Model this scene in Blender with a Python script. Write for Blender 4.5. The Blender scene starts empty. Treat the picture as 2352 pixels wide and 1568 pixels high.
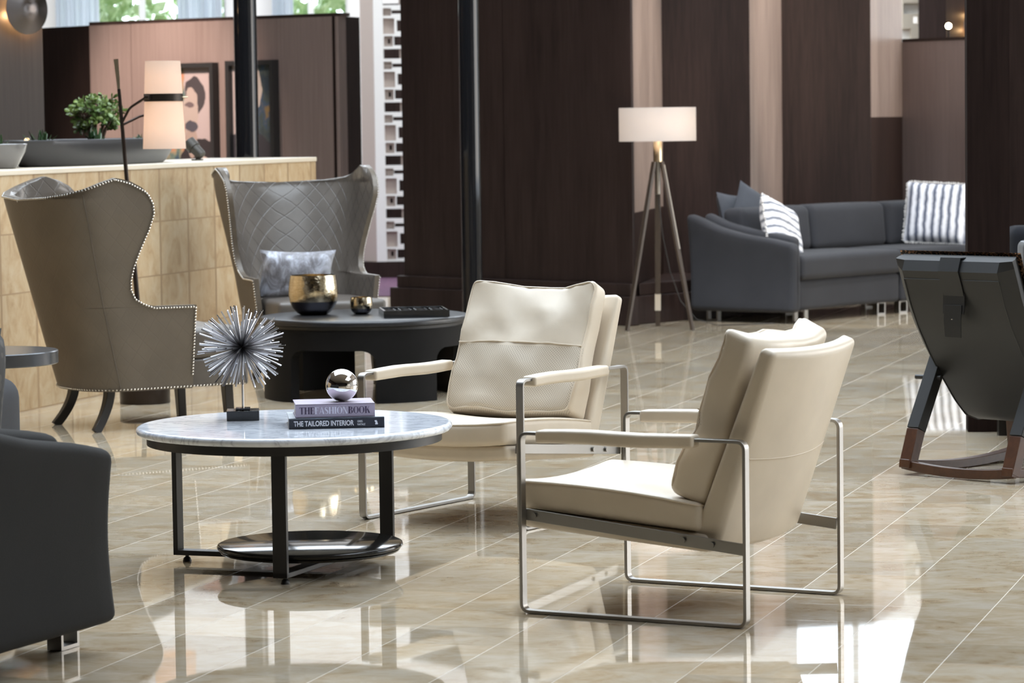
import bpy, math, random
from mathutils import Vector, Matrix, noise
random.seed(7)
SC = bpy.context.scene
COL = SC.collection
PI = math.pi
R = math.radians

# ------------------------------------------------------------------ camera
cam = bpy.data.cameras.new('camera')
cam.sensor_width = 36.0
cam.lens = 36.0 * 7219.1 / 2352.0
cam.clip_start = 0.1
cam.clip_end = 200
cam.dof.use_dof = True
cam.dof.focus_distance = 10.6
cam.dof.aperture_fstop = 7.5
cam_o = bpy.data.objects.new('camera', cam)
COL.objects.link(cam_o)
PITCH, ROLL = 0.0701, 0.0133
cam_o.matrix_world = (Matrix.Translation((0, 0, 1.4)) @ Matrix.Rotation(PI / 2 - PITCH, 4, 'X')
                      @ Matrix.Rotation(-ROLL, 4, 'Z'))
SC.camera = cam_o

# ------------------------------------------------------------------ view, world, large lights
SC.view_settings.view_transform = 'Standard'
SC.view_settings.look = 'None'
SC.view_settings.exposure = 0.20
SC.view_settings.gamma = 1.0
SC.view_settings.use_curve_mapping = False
SC.cycles.use_denoising = True
SC.cycles.max_bounces = 8
SC.cycles.caustics_reflective = False
SC.cycles.caustics_refractive = False

world = bpy.data.worlds.new('daylight')
SC.world = world
world.use_nodes = True
bg = world.node_tree.nodes['Background']
bg.inputs['Color'].default_value = (0.80, 0.90, 1.0, 1)
bg.inputs['Strength'].default_value = 3.6


def area(name, loc, target, sx, sy, power, color):
    l = bpy.data.lights.new(name, 'AREA')
    l.shape = 'RECTANGLE'
    l.size, l.size_y = sx, sy
    l.energy = power
    l.color = color
    o = bpy.data.objects.new(name, l)
    COL.objects.link(o)
    o.location = loc
    o.rotation_euler = (Vector(target) - Vector(loc)).to_track_quat('-Z', 'Y').to_euler()
    return o


def spot(name, loc, target, power, color, angle=50, blend=.6, size=.08):
    l = bpy.data.lights.new(name, 'SPOT')
    l.energy = power
    l.color = color
    l.spot_size = R(angle)
    l.spot_blend = blend
    l.shadow_soft_size = size
    o = bpy.data.objects.new(name, l)
    COL.objects.link(o)
    o.location = loc
    o.rotation_euler = (Vector(target) - Vector(loc)).to_track_quat('-Z', 'Y').to_euler()
    return o


# daylight coming in through the roof light and the tall windows
area('skylight_daylight', (0.2, 14.2, 6.6), (0.2, 14.2, 0), 9, 8.4, 760, (0.80, 0.90, 1.0))
area('back_skylight_daylight', (0.0, 27.5, 6.6), (0.0, 27.5, 0), 14, 7, 760, (0.90, 0.95, 1.0))
area('front_skylight_daylight', (5.7, 6.9, 6.6), (5.7, 6.9, 0), 4.8, 5.0, 250, (0.88, 0.94, 1.0))
area('right_window_daylight', (10.9, 18.0, 2.6), (0, 20.0, 1.2), 8, 3.6, 300, (1.0, 0.84, 0.66))


def point(name, loc, power, color, size=.03):
    l = bpy.data.lights.new(name, 'POINT')
    l.energy = power
    l.color = color
    l.shadow_soft_size = size
    o = bpy.data.objects.new(name, l)
    COL.objects.link(o)
    o.location = loc
    return o


# ------------------------------------------------------------------ materials
def new_mat(name):
    m = bpy.data.materials.new(name)
    m.use_nodes = True
    nt = m.node_tree
    return m, nt, nt.nodes['Principled BSDF']


def N(nt, t, **kw):
    n = nt.nodes.new(t)
    for k, v in kw.items():
        setattr(n, k, v)
    return n


def math_node(nt, op, a, b=None, c=None):
    n = nt.nodes.new('ShaderNodeMath')
    n.operation = op
    for i, x in enumerate((a, b, c)):
        if x is None:
            continue
        if isinstance(x, (int, float)):
            n.inputs[i].default_value = x
        else:
            nt.links.new(x, n.inputs[i])
    return n.outputs[0]


def mix_col(nt, fac, a, b):
    n = nt.nodes.new('ShaderNodeMix')
    n.data_type = 'RGBA'
    for i, x in ((0, fac), (6, a), (7, b)):
        if isinstance(x, (int, float)):
            n.inputs[i].default_value = x
        elif isinstance(x, tuple):
            n.inputs[i].default_value = (x[0], x[1], x[2], 1)
        else:
            nt.links.new(x, n.inputs[i])
    return n.outputs[2]


def coords(nt, kind='Object', scale=(1, 1, 1), rot=(0, 0, 0), loc=(0, 0, 0)):
    tc = N(nt, 'ShaderNodeTexCoord')
    mp = N(nt, 'ShaderNodeMapping')
    mp.inputs['Scale'].default_value = scale
    mp.inputs['Rotation'].default_value = rot
    mp.inputs['Location'].default_value = loc
    nt.links.new(tc.outputs[kind], mp.inputs['Vector'])
    return mp.outputs['Vector']


def noise_tex(nt, vec, scale, detail=4, rough=.55, dist=0.0):
    n = N(nt, 'ShaderNodeTexNoise')
    n.inputs['Scale'].default_value = scale
    n.inputs['Detail'].default_value = detail
    n.inputs['Roughness'].default_value = rough
    n.inputs['Distortion'].default_value = dist
    nt.links.new(vec, n.inputs['Vector'])
    return n.outputs['Fac']


def ramp(nt, fac, stops):
    n = N(nt, 'ShaderNodeValToRGB')
    cr = n.color_ramp
    while len(cr.elements) < len(stops):
        cr.elements.new(0.5)
    for e, (p, c) in zip(cr.elements, stops):
        e.position = p
        e.color = (c[0], c[1], c[2], 1) if isinstance(c, tuple) else (c, c, c, 1)
    nt.links.new(fac, n.inputs['Fac'])
    return n.outputs['Color']


def bump(nt, bsdf, height, strength=.2, distance=.01):
    b = N(nt, 'ShaderNodeBump')
    b.inputs['Strength'].default_value = strength
    b.inputs['Distance'].default_value = distance
    nt.links.new(height, b.inputs['Height'])
    nt.links.new(b.outputs['Normal'], bsdf.inputs['Normal'])


def plain(name, color, rough=.5, metal=0.0, spec=.5, coat=0.0, emit=None, estr=0.0):
    m, nt, b = new_mat(name)
    b.inputs['Base Color'].default_value = (*color, 1)
    b.inputs['Roughness'].default_value = rough
    b.inputs['Metallic'].default_value = metal
    b.inputs['Specular IOR Level'].default_value = spec
    b.inputs['Coat Weight'].default_value = coat
    if emit:
        b.inputs['Emission Color'].default_value = (*emit, 1)
        b.inputs['Emission Strength'].default_value = estr
    return m


def leather(name, color, rough=.42, var=.12, grain=350, bstr=.12, coat=0.0):
    m, nt, b = new_mat(name)
    v = coords(nt)
    n1 = noise_tex(nt, v, 6, 3)
    lo = tuple(c * (1 - var) for c in color)
    hi = tuple(min(1, c * (1 + var)) for c in color)
    nt.links.new(ramp(nt, n1, [(.3, lo), (.7, hi)]), b.inputs['Base Color'])
    n2 = noise_tex(nt, v, grain, 2)
    bump(nt, b, n2, bstr, .002)
    b.inputs['Roughness'].default_value = rough
    b.inputs['Coat Weight'].default_value = coat
    b.inputs['Coat Roughness'].default_value = .2
    return m


def fabric(name, color, scale=500, rough=.9, var=.15, big=4, bstr=.25, sheen=.05):
    m, nt, b = new_mat(name)
    v = coords(nt)
    n0 = noise_tex(nt, v, big, 4)
    n1 = noise_tex(nt, v, scale, 2)
    f = math_node(nt, 'ADD', math_node(nt, 'MULTIPLY', n0, .6), math_node(nt, 'MULTIPLY', n1, .4))
    lo = tuple(c * (1 - var) for c in color)
    hi = tuple(min(1, c * (1 + var)) for c in color)
    nt.links.new(ramp(nt, f, [(.35, lo), (.65, hi)]), b.inputs['Base Color'])
    b.inputs['Roughness'].default_value = rough
    b.inputs['Sheen Weight'].default_value = sheen
    b.inputs['Specular IOR Level'].default_value = .25
    b.inputs['Sheen Roughness'].default_value = .5
    bump(nt, b, n1, bstr, .003)
    return m


def wood(name, dark, light, rough=.35, grain=(22, 22, 1.1), panel=0.0, spec=.5):
    """vertical grained veneer; object coordinates are world coordinates on the walls"""
    m, nt, b = new_mat(name)
    v = coords(nt, scale=grain)
    n1 = noise_tex(nt, v, 2.2, 6, .62, .3)
    n2 = noise_tex(nt, coords(nt, scale=(3, 3, .25)), 1.3, 3, .5, .2)
    f = math_node(nt, 'ADD', math_node(nt, 'MULTIPLY', n1, .6), math_node(nt, 'MULTIPLY', n2, .4))
    nt.links.new(ramp(nt, f, [(.32, dark), (.68, light)]), b.inputs['Base Color'])
    b.inputs['Roughness'].default_value = rough
    b.inputs['Specular IOR Level'].default_value = spec
    bump(nt, b, n1, .06, .004)
    return m


M = {}
M['cream'] = leather('cream_leather', (.66, .575, .465), .40, .05, 420, .10)
M['brushed'] = None
M['chrome'] = plain('polished_chrome', (.80, .80, .80), .06, 1.0)
M['black_metal'] = plain('black_powder_coat', (.018, .017, .017), .42, .0, .45)
M['nail'] = plain('nickel_nail', (.80, .78, .74), .22, 1.0)
M['dark_leg'] = plain('ebonised_wood', (.012, .010, .009), .35)
M['dark_veneer'] = wood('dark_walnut_veneer', (.0150, .0092, .0080), (.0370, .0230, .0195), .42, spec=.16)
M['matte_dark'] = wood('matte_dark_veneer', (.0095, .006, .0052), (.0215, .0135, .0115), .75, spec=.03)
M['pale_veneer'] = wood('pale_bronze_veneer', (.165, .125, .108), (.34, .27, .235), .34, (16, 16, .9))
M['mid_veneer'] = wood('mid_brown_veneer', (.150, .106, .092), (.215, .160, .142), .42, (26, 26, .7))
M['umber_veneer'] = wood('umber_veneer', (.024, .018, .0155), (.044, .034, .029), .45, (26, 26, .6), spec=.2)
M['white_paint'] = plain('white_paint', (.78, .76, .73), .6)
M['back_paint'] = plain('back_wall_paint', (.80, .76, .72), .7)
M['cream_paint'] = plain('cream_paint', (.66, .58, .47), .6)
M['pink_paint'] = plain('rose_grey_paint', (.52, .43, .38), .6)
M['taupe_leather'] = None
M['sofa'] = fabric('charcoal_wool', (.027, .0278, .032), 420, .92, .12)
M['sofa_shaded'] = fabric('shaded_charcoal_wool', (.0125, .0118, .0112), 420, .92, .12)  # same charcoal wool with the near sofa's shade put into the colour
M['navy'] = fabric('navy_wool', (.0045, .005, .008), 420, .92, .12)
M['grey_cushion'] = fabric('slate_velvet', (.045, .050, .060), 300, .8, .15)
M['black_gloss'] = plain('black_gloss', (.010, .010, .011), .10, 0, .6, .5)
M['black_granite'] = plain('black_granite', (.012, .0115, .0115), .10, 0, .35)
M['lamp_dark'] = plain('dark_bronze', (.028, .020, .016), .35, .7)
M['brass'] = plain('satin_brass', (.62, .50, .34), .3, 1.0)
M['nickel'] = plain('satin_nickel', (.72, .66, .58), .3, 1.0)
M['walnut_leg'] = wood('walnut_leg', (.030, .020, .013), (.060, .040, .028), .4, (30, 30, 2))
M['rocker_wood'] = wood('rocker_walnut', (.040, .0145, .0065), (.080, .030, .0125), .35, (14, 14, 14))
M['rocker_black'] = leather('black_leather', (.0055, .0056, .006), .55, .1, 500, .06)
M['soil'] = plain('potting_soil', (.015, .011, .008), .95)
M['ceramic_grey'] = plain('glazed_grey_ceramic', (.026, .026, .029), .33, 0, .35, .0)
M['ceramic_light'] = plain('glazed_pale_grey_ceramic', (.16, .155, .155), .22, 0, .5, .2)
M['paper'] = plain('page_edges', (.62, .58, .54), .8)
M['lilac'] = plain('lilac_cover', (.36, .31, .40), .5)
M['ink_navy'] = plain('navy_cover', (.018, .020, .030), .35)
M['pale_cover'] = plain('pale_blue_cover', (.45, .52, .60), .3)
M['white_ink'] = plain('white_print', (.72, .72, .76), .6)
M['plum_ink'] = plain('plum_print', (.055, .035, .075), .6)
M['pale_ink'] = plain('pale_lilac_print', (.66, .64, .76), .6)
M['ceiling'] = plain('ceiling_plaster', (.34, .31, .28), .8)
M['upper_wall'] = plain('upper_wall_plaster', (.70, .67, .62), .8)
M['metal_grey'] = plain('gunmetal_lacquer', (.06, .062, .068), .22, .4, .5)
M['column_black'] = plain('black_lacquered_column', (.007, .007, .008), .06, 0, .4, .0)
M['glass_chair'] = None


def mk_brushed():
    m, nt, b = new_mat('brushed_steel')
    v = coords(nt, scale=(400, 8, 400))
    n = noise_tex(nt, v, 3, 2)
    b.inputs['Base Color'].default_value = (.34, .325, .305, 1)
    b.inputs['Metallic'].default_value = 1
    nt.links.new(math_node(nt, 'MULTIPLY_ADD', n, .04, .36), b.inputs['Roughness'])
    return m


M['brushed'] = mk_brushed()


def mk_perforated():
    m, nt, b = new_mat('perforated_cream_leather')
    v = coords(nt, scale=(150, 150, 150), rot=(0, R(45), 0))
    sep = N(nt, 'ShaderNodeSeparateXYZ')
    nt.links.new(v, sep.inputs[0])

    def tri(o):
        return math_node(nt, 'ABSOLUTE', math_node(nt, 'SUBTRACT', math_node(nt, 'FRACT', o), .5))
    d = math_node(nt, 'ADD', math_node(nt, 'POWER', tri(sep.outputs['X']), 2),
                  math_node(nt, 'POWER', tri(sep.outputs['Z']), 2))
    hole = math_node(nt, 'LESS_THAN', d, .055)
    nt.links.new(mix_col(nt, hole, (.62, .545, .445), (.34, .29, .225)), b.inputs['Base Color'])
    b.inputs['Roughness'].default_value = .48
    inv = math_node(nt, 'SUBTRACT', 1.0, hole)
    bump(nt, b, inv, .35, .002)
    return m


M['perforated'] = mk_perforated()


def mk_quilt(name, color, rough, dark=.80, bst=.35):
    """taupe leather with stitched diamonds, laid out on the shell's own UVs (metres)"""
    m, nt, b = new_mat(name)
    tc = N(nt, 'ShaderNodeTexCoord')
    sep = N(nt, 'ShaderNodeSeparateXYZ')
    nt.links.new(tc.outputs['UV'], sep.inputs[0])
    x, y = sep.outputs['X'], sep.outputs['Y']
    a = math_node(nt, 'MULTIPLY', math_node(nt, 'ADD', x, math_node(nt, 'MULTIPLY', y, .80)), 12.0)
    c = math_node(nt, 'MULTIPLY', math_node(nt, 'SUBTRACT', x, math_node(nt, 'MULTIPLY', y, .80)), 12.0)

    def tri(o):
        return math_node(nt, 'ABSOLUTE', math_node(nt, 'SUBTRACT', math_node(nt, 'FRACT', o), .5))
    d = math_node(nt, 'MINIMUM', tri(a), tri(c))
    groove = N(nt, 'ShaderNodeMapRange')
    groove.inputs['From Min'].default_value = 0.0
    groove.inputs['From Max'].default_value = .05
    nt.links.new(d, groove.inputs['Value'])
    n1 = noise_tex(nt, coords(nt), 5, 4)
    lo = tuple(k * .88 for k in color)
    hi = tuple(k * 1.12 for k in color)
    base = ramp(nt, n1, [(.3, lo), (.7, hi)])
    dk = tuple(k * dark for k in color)
    nt.links.new(mix_col(nt, groove.outputs[0], dk, base), b.inputs['Base Color'])
    b.inputs['Roughness'].default_value = rough
    g = noise_tex(nt, coords(nt), 300, 2)
    h = math_node(nt, 'ADD', groove.outputs[0], math_node(nt, 'MULTIPLY', g, .15))
    bump(nt, b, h, bst, .004)
    return m


TAUPE = (.092, .078, .066)
M['quilt'] = mk_quilt('quilted_taupe_leather', TAUPE, .27)
M['taupe'] = leather('taupe_leather', TAUPE, .36, .10, 300, .08)


def mk_floor():
    m, nt, b = new_mat('polished_cream_marble_tiles')
    tc = N(nt, 'ShaderNodeTexCoord')
    sep = N(nt, 'ShaderNodeSeparateXYZ')
    nt.links.new(tc.outputs['Object'], sep.inputs[0])
    x, y = sep.outputs['X'], sep.outputs['Y']
    S = .3
    p = math_node(nt, 'ADD', math_node(nt, 'MULTIPLY', x, -.9576), math_node(nt, 'MULTIPLY', y, .288))
    q = math_node(nt, 'ADD', math_node(nt, 'MULTIPLY', x, .288), math_node(nt, 'MULTIPLY', y, .9576))
    p = math_node(nt, 'DIVIDE', math_node(nt, 'SUBTRACT', p, 1.852), S)
    q = math_node(nt, 'DIVIDE', math_node(nt, 'SUBTRACT', q, .152), S)
    ip, iq = math_node(nt, 'FLOOR', p), math_node(nt, 'FLOOR', q)

    def edge(o):
        f = math_node(nt, 'FRACT', o)
        return math_node(nt, 'MINIMUM', f, math_node(nt, 'SUBTRACT', 1.0, f))
    wn = N(nt, 'ShaderNodeTexWhiteNoise')
    cmb = N(nt, 'ShaderNodeCombineXYZ')
    nt.links.new(ip, cmb.inputs[0])
    nt.links.new(iq, cmb.inputs[1])
    nt.links.new(cmb.outputs[0], wn.inputs['Vector'])
    # each tile carries its own cut of the stone
    off = N(nt, 'ShaderNodeVectorMath', operation='MULTIPLY_ADD')
    nt.links.new(wn.outputs['Color'], off.inputs[0])
    off.inputs[1].default_value = (17, 23, 11)
    nt.links.new(tc.outputs['Object'], off.inputs[2])
    mp = N(nt, 'ShaderNodeMapping')
    mp.inputs['Rotation'].default_value = (0, 0, R(16.7))
    mp.inputs['Scale'].default_value = (2.3, 3.1, 1)
    nt.links.new(off.outputs[0], mp.inputs['Vector'])
    v1 = noise_tex(nt, mp.outputs[0], 2.4, 7, .62, .9)
    v2 = noise_tex(nt, mp.outputs[0], 7.0, 5, .6, 1.4)
    f = math_node(nt, 'ADD', math_node(nt, 'MULTIPLY', v1, .76), math_node(nt, 'MULTIPLY', v2, .24))
    stone = ramp(nt, f, [(.30, (.32, .215, .115)), (.46, (.43, .345, .235)), (.60, (.49, .425, .33)), (.78, (.53, .48, .40))])
    tint = math_node(nt, 'MULTIPLY_ADD', wn.outputs['Value'], .26, .85)
    hs = N(nt, 'ShaderNodeHueSaturation')
    nt.links.new(tint, hs.inputs['Value'])
    nt.links.new(stone, hs.inputs['Color'])
    g1 = math_node(nt, 'LESS_THAN', edge(p), .0034)
    g2 = math_node(nt, 'MULTIPLY', math_node(nt, 'LESS_THAN', edge(q), .0050), .35)
    grout = math_node(nt, 'MAXIMUM', g1, g2)
    nt.links.new(mix_col(nt, grout, hs.outputs[0], (.56, .50, .42)), b.inputs['Base Color'])
    r0 = math_node(nt, 'MULTIPLY_ADD', v2, .03, .012)
    nt.links.new(math_node(nt, 'MAXIMUM', r0, math_node(nt, 'MULTIPLY', grout, .4)), b.inputs['Roughness'])
    b.inputs['IOR'].default_value = 1.55
    w = noise_tex(nt, coords(nt), 1.6, 2)
    bump(nt, b, w, .0025, .05)
    return m


M['floor'] = mk_floor()


def mk_tile_wall():
    """honey travertine slabs; u runs along the planter wall, v is height"""
    m, nt, b = new_mat('honey_travertine_tiles')
    tc = N(nt, 'ShaderNodeTexCoord')
    sep = N(nt, 'ShaderNodeSeparateXYZ')
    nt.links.new(tc.outputs['Object'], sep.inputs[0])
    q = math_node(nt, 'ADD', math_node(nt, 'MULTIPLY', sep.outputs['X'], .288),
                  math_node(nt, 'MULTIPLY', sep.outputs['Y'], .9577))
    u = math_node(nt, 'DIVIDE', math_node(nt, 'SUBTRACT', q, 15.87), .395)
    v = math_node(nt, 'DIVIDE', math_node(nt, 'SUBTRACT', sep.outputs['Z'], .002), .292)
    iu, iv = math_node(nt, 'FLOOR', u), math_node(nt, 'FLOOR', v)

    def edge(o, w):
        f = math_node(nt, 'FRACT', o)
        return math_node(nt, 'LESS_THAN', math_node(nt, 'MINIMUM', f, math_node(nt, 'SUBTRACT', 1.0, f)), w)
    wn = N(nt, 'ShaderNodeTexWhiteNoise')
    cmb = N(nt, 'ShaderNodeCombineXYZ')
    nt.links.new(iu, cmb.inputs[0])
    nt.links.new(iv, cmb.inputs[1])
    nt.links.new(cmb.outputs[0], wn.inputs['Vector'])
    off = N(nt, 'ShaderNodeVectorMath', operation='MULTIPLY_ADD')
    nt.links.new(wn.outputs['Color'], off.inputs[0])
    off.inputs[1].default_value = (9, 13, 7)
    nt.links.new(tc.outputs['Object'], off.inputs[2])
    mp = N(nt, 'ShaderNodeMapping')
    mp.inputs['Scale'].default_value = (4, 4, 2.6)
    nt.links.new(off.outputs[0], mp.inputs['Vector'])
    v1 = noise_tex(nt, mp.outputs[0], 2.5, 7, .65, .8)
    stone = ramp(nt, v1, [(.28, (.32, .20, .10)), (.46, (.44, .315, .18)), (.60, (.49, .375, .235)), (.80, (.54, .45, .32))])
    hs = N(nt, 'ShaderNodeHueSaturation')
    nt.links.new(math_node(nt, 'MULTIPLY_ADD', wn.outputs['Value'], .24, .86), hs.inputs['Value'])
    nt.links.new(stone, hs.inputs['Color'])
    g = math_node(nt, 'MAXIMUM', edge(u, .028), edge(v, .012))
    nt.links.new(mix_col(nt, g, hs.outputs[0], (.30, .20, .11)), b.inputs['Base Color'])
    b.inputs['Roughness'].default_value = .42
    return m


M['tile_wall'] = mk_tile_wall()


def mk_marble():
    m, nt, b = new_mat('white_veined_marble')
    v = coords(nt, scale=(3.2, 6.0, 3), rot=(0, 0, R(35)))
    n1 = noise_tex(nt, v, 1.6, 8, .6, 1.6)
    vein = math_node(nt, 'ABSOLUTE', math_node(nt, 'SUBTRACT', n1, .5))
    n2 = noise_tex(nt, v, .9, 5, .6, .8)
    c1 = ramp(nt, vein, [(.0, (.56, .58, .64)), (.03, (.78, .81, .86)), (.10, (.87, .90, .95))])
    c2 = ramp(nt, n2, [(.35, (.84, .86, .90)), (.65, (.94, .96, .99))])
    mx = N(nt, 'ShaderNodeMix', data_type='RGBA', blend_type='MULTIPLY')
    mx.inputs[0].default_value = .8
    nt.links.new(c1, mx.inputs[6])
    nt.links.new(c2, mx.inputs[7])
    nt.links.new(mx.outputs[2], b.inputs['Base Color'])
    b.inputs['Roughness'].default_value = .045
    b.inputs['IOR'].default_value = 1.6
    return m


M['marble'] = mk_marble()


def mk_gold():
    m, nt, b = new_mat('hammered_gold_glaze')
    v = coords(nt)
    n = noise_tex(nt, v, 70, 3, .6)
    n2 = noise_tex(nt, coords(nt, scale=(1, 1, 4)), 30, 3)
    nt.links.new(ramp(nt, n2, [(.3, (.56, .45, .29)), (.7, (.80, .71, .54))]), b.inputs['Base Color'])
    b.inputs['Metallic'].default_value = 1
    b.inputs['Roughness'].default_value = .10
    bump(nt, b, n, .25, .006)
    return m


M['gold'] = mk_gold()
M['table_reflection'] = plain('dark_table_reflection', (.10, .10, .12), .12, 1.0)


def mk_velvet():
    m, nt, b = new_mat('crushed_silver_velvet')
    v = coords(nt, scale=(1, 1, .55))
    n = noise_tex(nt, v, 13, 6, .7, .8)
    nt.links.new(ramp(nt, n, [(.34, (.075, .066, .070)), (.50, (.20, .20, .225)), (.68, (.50, .53, .62))]), b.inputs['Base Color'])
    b.inputs['Roughness'].default_value = .45
    b.inputs['Sheen Weight'].default_value = .5
    bump(nt, b, n, .3, .01)
    return m


M['velvet'] = mk_velvet()


def mk_stripes(name, axis, freq, light, dark, duty, wob=.25, soft=.06):
    m, nt, b = new_mat(name)
    v = coords(nt)
    sep = N(nt, 'ShaderNodeSeparateXYZ')
    nt.links.new(v, sep.inputs[0])
    w = noise_tex(nt, coords(nt, scale=(9, 9, 9)), 1.5, 3)
    o = math_node(nt, 'ADD', math_node(nt, 'MULTIPLY', sep.outputs[axis], freq), math_node(nt, 'MULTIPLY', w, wob))
    f = math_node(nt, 'ABSOLUTE', math_node(nt, 'SUBTRACT', math_node(nt, 'FRACT', o), .5))
    mr = N(nt, 'ShaderNodeMapRange')
    mr.inputs['From Min'].default_value = duty - soft
    mr.inputs['From Max'].default_value = duty + soft
    nt.links.new(f, mr.inputs['Value'])
    nt.links.new(mix_col(nt, mr.outputs[0], light, dark), b.inputs['Base Color'])
    b.inputs['Roughness'].default_value = .75
    b.inputs['Sheen Weight'].default_value = .2
    return m


M['stripe_pillow'] = mk_stripes('white_and_slate_stripes', 'Z', 17, (.74, .74, .76), (.10, .11, .14), .30, .5, .14)
M['stripe_pillow_v'] = mk_stripes('white_and_navy_stripes', 'X', 17, (.74, .75, .80), (.060, .075, .12), .28, .5, .16)
M['stripe_chair'] = mk_stripes('pinstripe_fabric', 'X', 60, (.014, .014, .016), (.42, .43, .45), .42, .0, .05)


def mk_spots(name, base, spotc, scale, thr):
    m, nt, b = new_mat(name)
    vo = N(nt, 'ShaderNodeTexVoronoi')
    vo.inputs['Scale'].default_value = scale
    nt.links.new(coords(nt), vo.inputs['Vector'])
    f = math_node(nt, 'LESS_THAN', vo.outputs['Distance'], thr)
    nt.links.new(mix_col(nt, f, base, spotc), b.inputs['Base Color'])
    b.inputs['Roughness'].default_value = .6
    return m


M['copper_spots'] = mk_spots('copper_flecked_fabric', (.020, .012, .010), (.62, .36, .22), 90, .42)
M['grey_spots'] = mk_spots('dark_dotted_fabric', (.007, .0065, .0068), (.045, .040, .035), 28, .36)


def mk_carpet():
    m, nt, b = new_mat('plum_carpet')
    n = noise_tex(nt, coords(nt, scale=(1, .5, 1)), 30, 4, .7)
    nt.links.new(ramp(nt, n, [(.35, (.040, .010, .030)), (.62, (.075, .024, .058)), (.75, (.13, .062, .11))]), b.inputs['Base Color'])
    b.inputs['Roughness'].default_value = .95
    return m


M['carpet'] = mk_carpet()


def mk_leaf(name, lo, hi):
    m, nt, b = new_mat(name)
    n = noise_tex(nt, coords(nt), 14, 3)
    nt.links.new(ramp(nt, n, [(.3, lo), (.7, hi)]), b.inputs['Base Color'])
    b.inputs['Roughness'].default_value = .28
    b.inputs['Specular IOR Level'].default_value = .5
    return m


M['leaf'] = mk_leaf('jade_leaf', (.040, .085, .020), (.16, .22, .055))
M['leaf_dark'] = mk_leaf('succulent_leaf', (.015, .040, .014), (.045, .085, .028))
M['bark'] = plain('jade_bark', (.085, .055, .035), .8)
M['tree_leaf'] = mk_leaf('garden_foliage', (.30, .46, .20), (.62, .74, .46))


def mk_shade(name, color, emis, estr):
    m, nt, b = new_mat(name)
    out = nt.nodes['Material Output']
    nt.nodes.remove(b)
    d = N(nt, 'ShaderNodeBsdfDiffuse')
    t = N(nt, 'ShaderNodeBsdfTranslucent')
    e = N(nt, 'ShaderNodeEmission')
    d.inputs['Color'].default_value = (*color, 1)
    t.inputs['Color'].default_value = (*color, 1)
    e.inputs['Color'].default_value = (*emis, 1)
    e.inputs['Strength'].default_value = estr
    mx = N(nt, 'ShaderNodeMixShader')
    mx.inputs[0].default_value = .5
    nt.links.new(d.outputs[0], mx.inputs[1])
    nt.links.new(t.outputs[0], mx.inputs[2])
    ad = N(nt, 'ShaderNodeAddShader')
    nt.links.new(mx.outputs[0], ad.inputs[0])
    nt.links.new(e.outputs[0], ad.inputs[1])
    nt.links.new(ad.outputs[0], out.inputs['Surface'])
    return m


M['shade_warm'] = mk_shade('lit_linen_shade', (.52, .46, .41), (1.0, .72, .55), .20)
M['shade_white'] = mk_shade('lit_white_shade', (.56, .535, .52), (1.0, .86, .78), .07)


def mk_glass():
    m, nt, b = new_mat('clear_window_glass')
    out = nt.nodes['Material Output']
    nt.nodes.remove(b)
    t = N(nt, 'ShaderNodeBsdfTransparent')
    g = N(nt, 'ShaderNodeBsdfGlossy')
    g.inputs['Roughness'].default_value = .02
    mx = N(nt, 'ShaderNodeMixShader')
    mx.inputs[0].default_value = .06
    nt.links.new(t.outputs[0], mx.inputs[1])
    nt.links.new(g.outputs[0], mx.inputs[2])
    nt.links.new(mx.outputs[0], out.inputs['Surface'])
    return m


M['glass'] = mk_glass()


def mk_sheer():
    m, nt, b = new_mat('sheer_curtain')
    out = nt.nodes['Material Output']
    nt.nodes.remove(b)
    d = N(nt, 'ShaderNodeBsdfDiffuse')
    t = N(nt, 'ShaderNodeBsdfTranslucent')
    d.inputs['Color'].default_value = (.62, .66, .72, 1)
    t.inputs['Color'].default_value = (.62, .66, .72, 1)
    mx = N(nt, 'ShaderNodeMixShader')
    mx.inputs[0].default_value = .55
    nt.links.new(d.outputs[0], mx.inputs[1])
    nt.links.new(t.outputs[0], mx.inputs[2])
    nt.links.new(mx.outputs[0], out.inputs['Surface'])
    return m


M['sheer'] = mk_sheer()


def mk_spun():
    """spun metal: fine rings and radial streaks around the disc's own axis"""
    m, nt, b = new_mat('spun_steel')
    b.inputs['Base Color'].default_value = (.13, .115, .11, 1)
    b.inputs['Metallic'].default_value = 1
    b.inputs['Roughness'].default_value = .26
    b.inputs['Anisotropic'].default_value = .9
    tg = N(nt, 'ShaderNodeTangent', direction_type='RADIAL', axis='Z')
    nt.links.new(tg.outputs[0], b.inputs['Tangent'])
    return m


M['spun'] = mk_spun()


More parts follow.
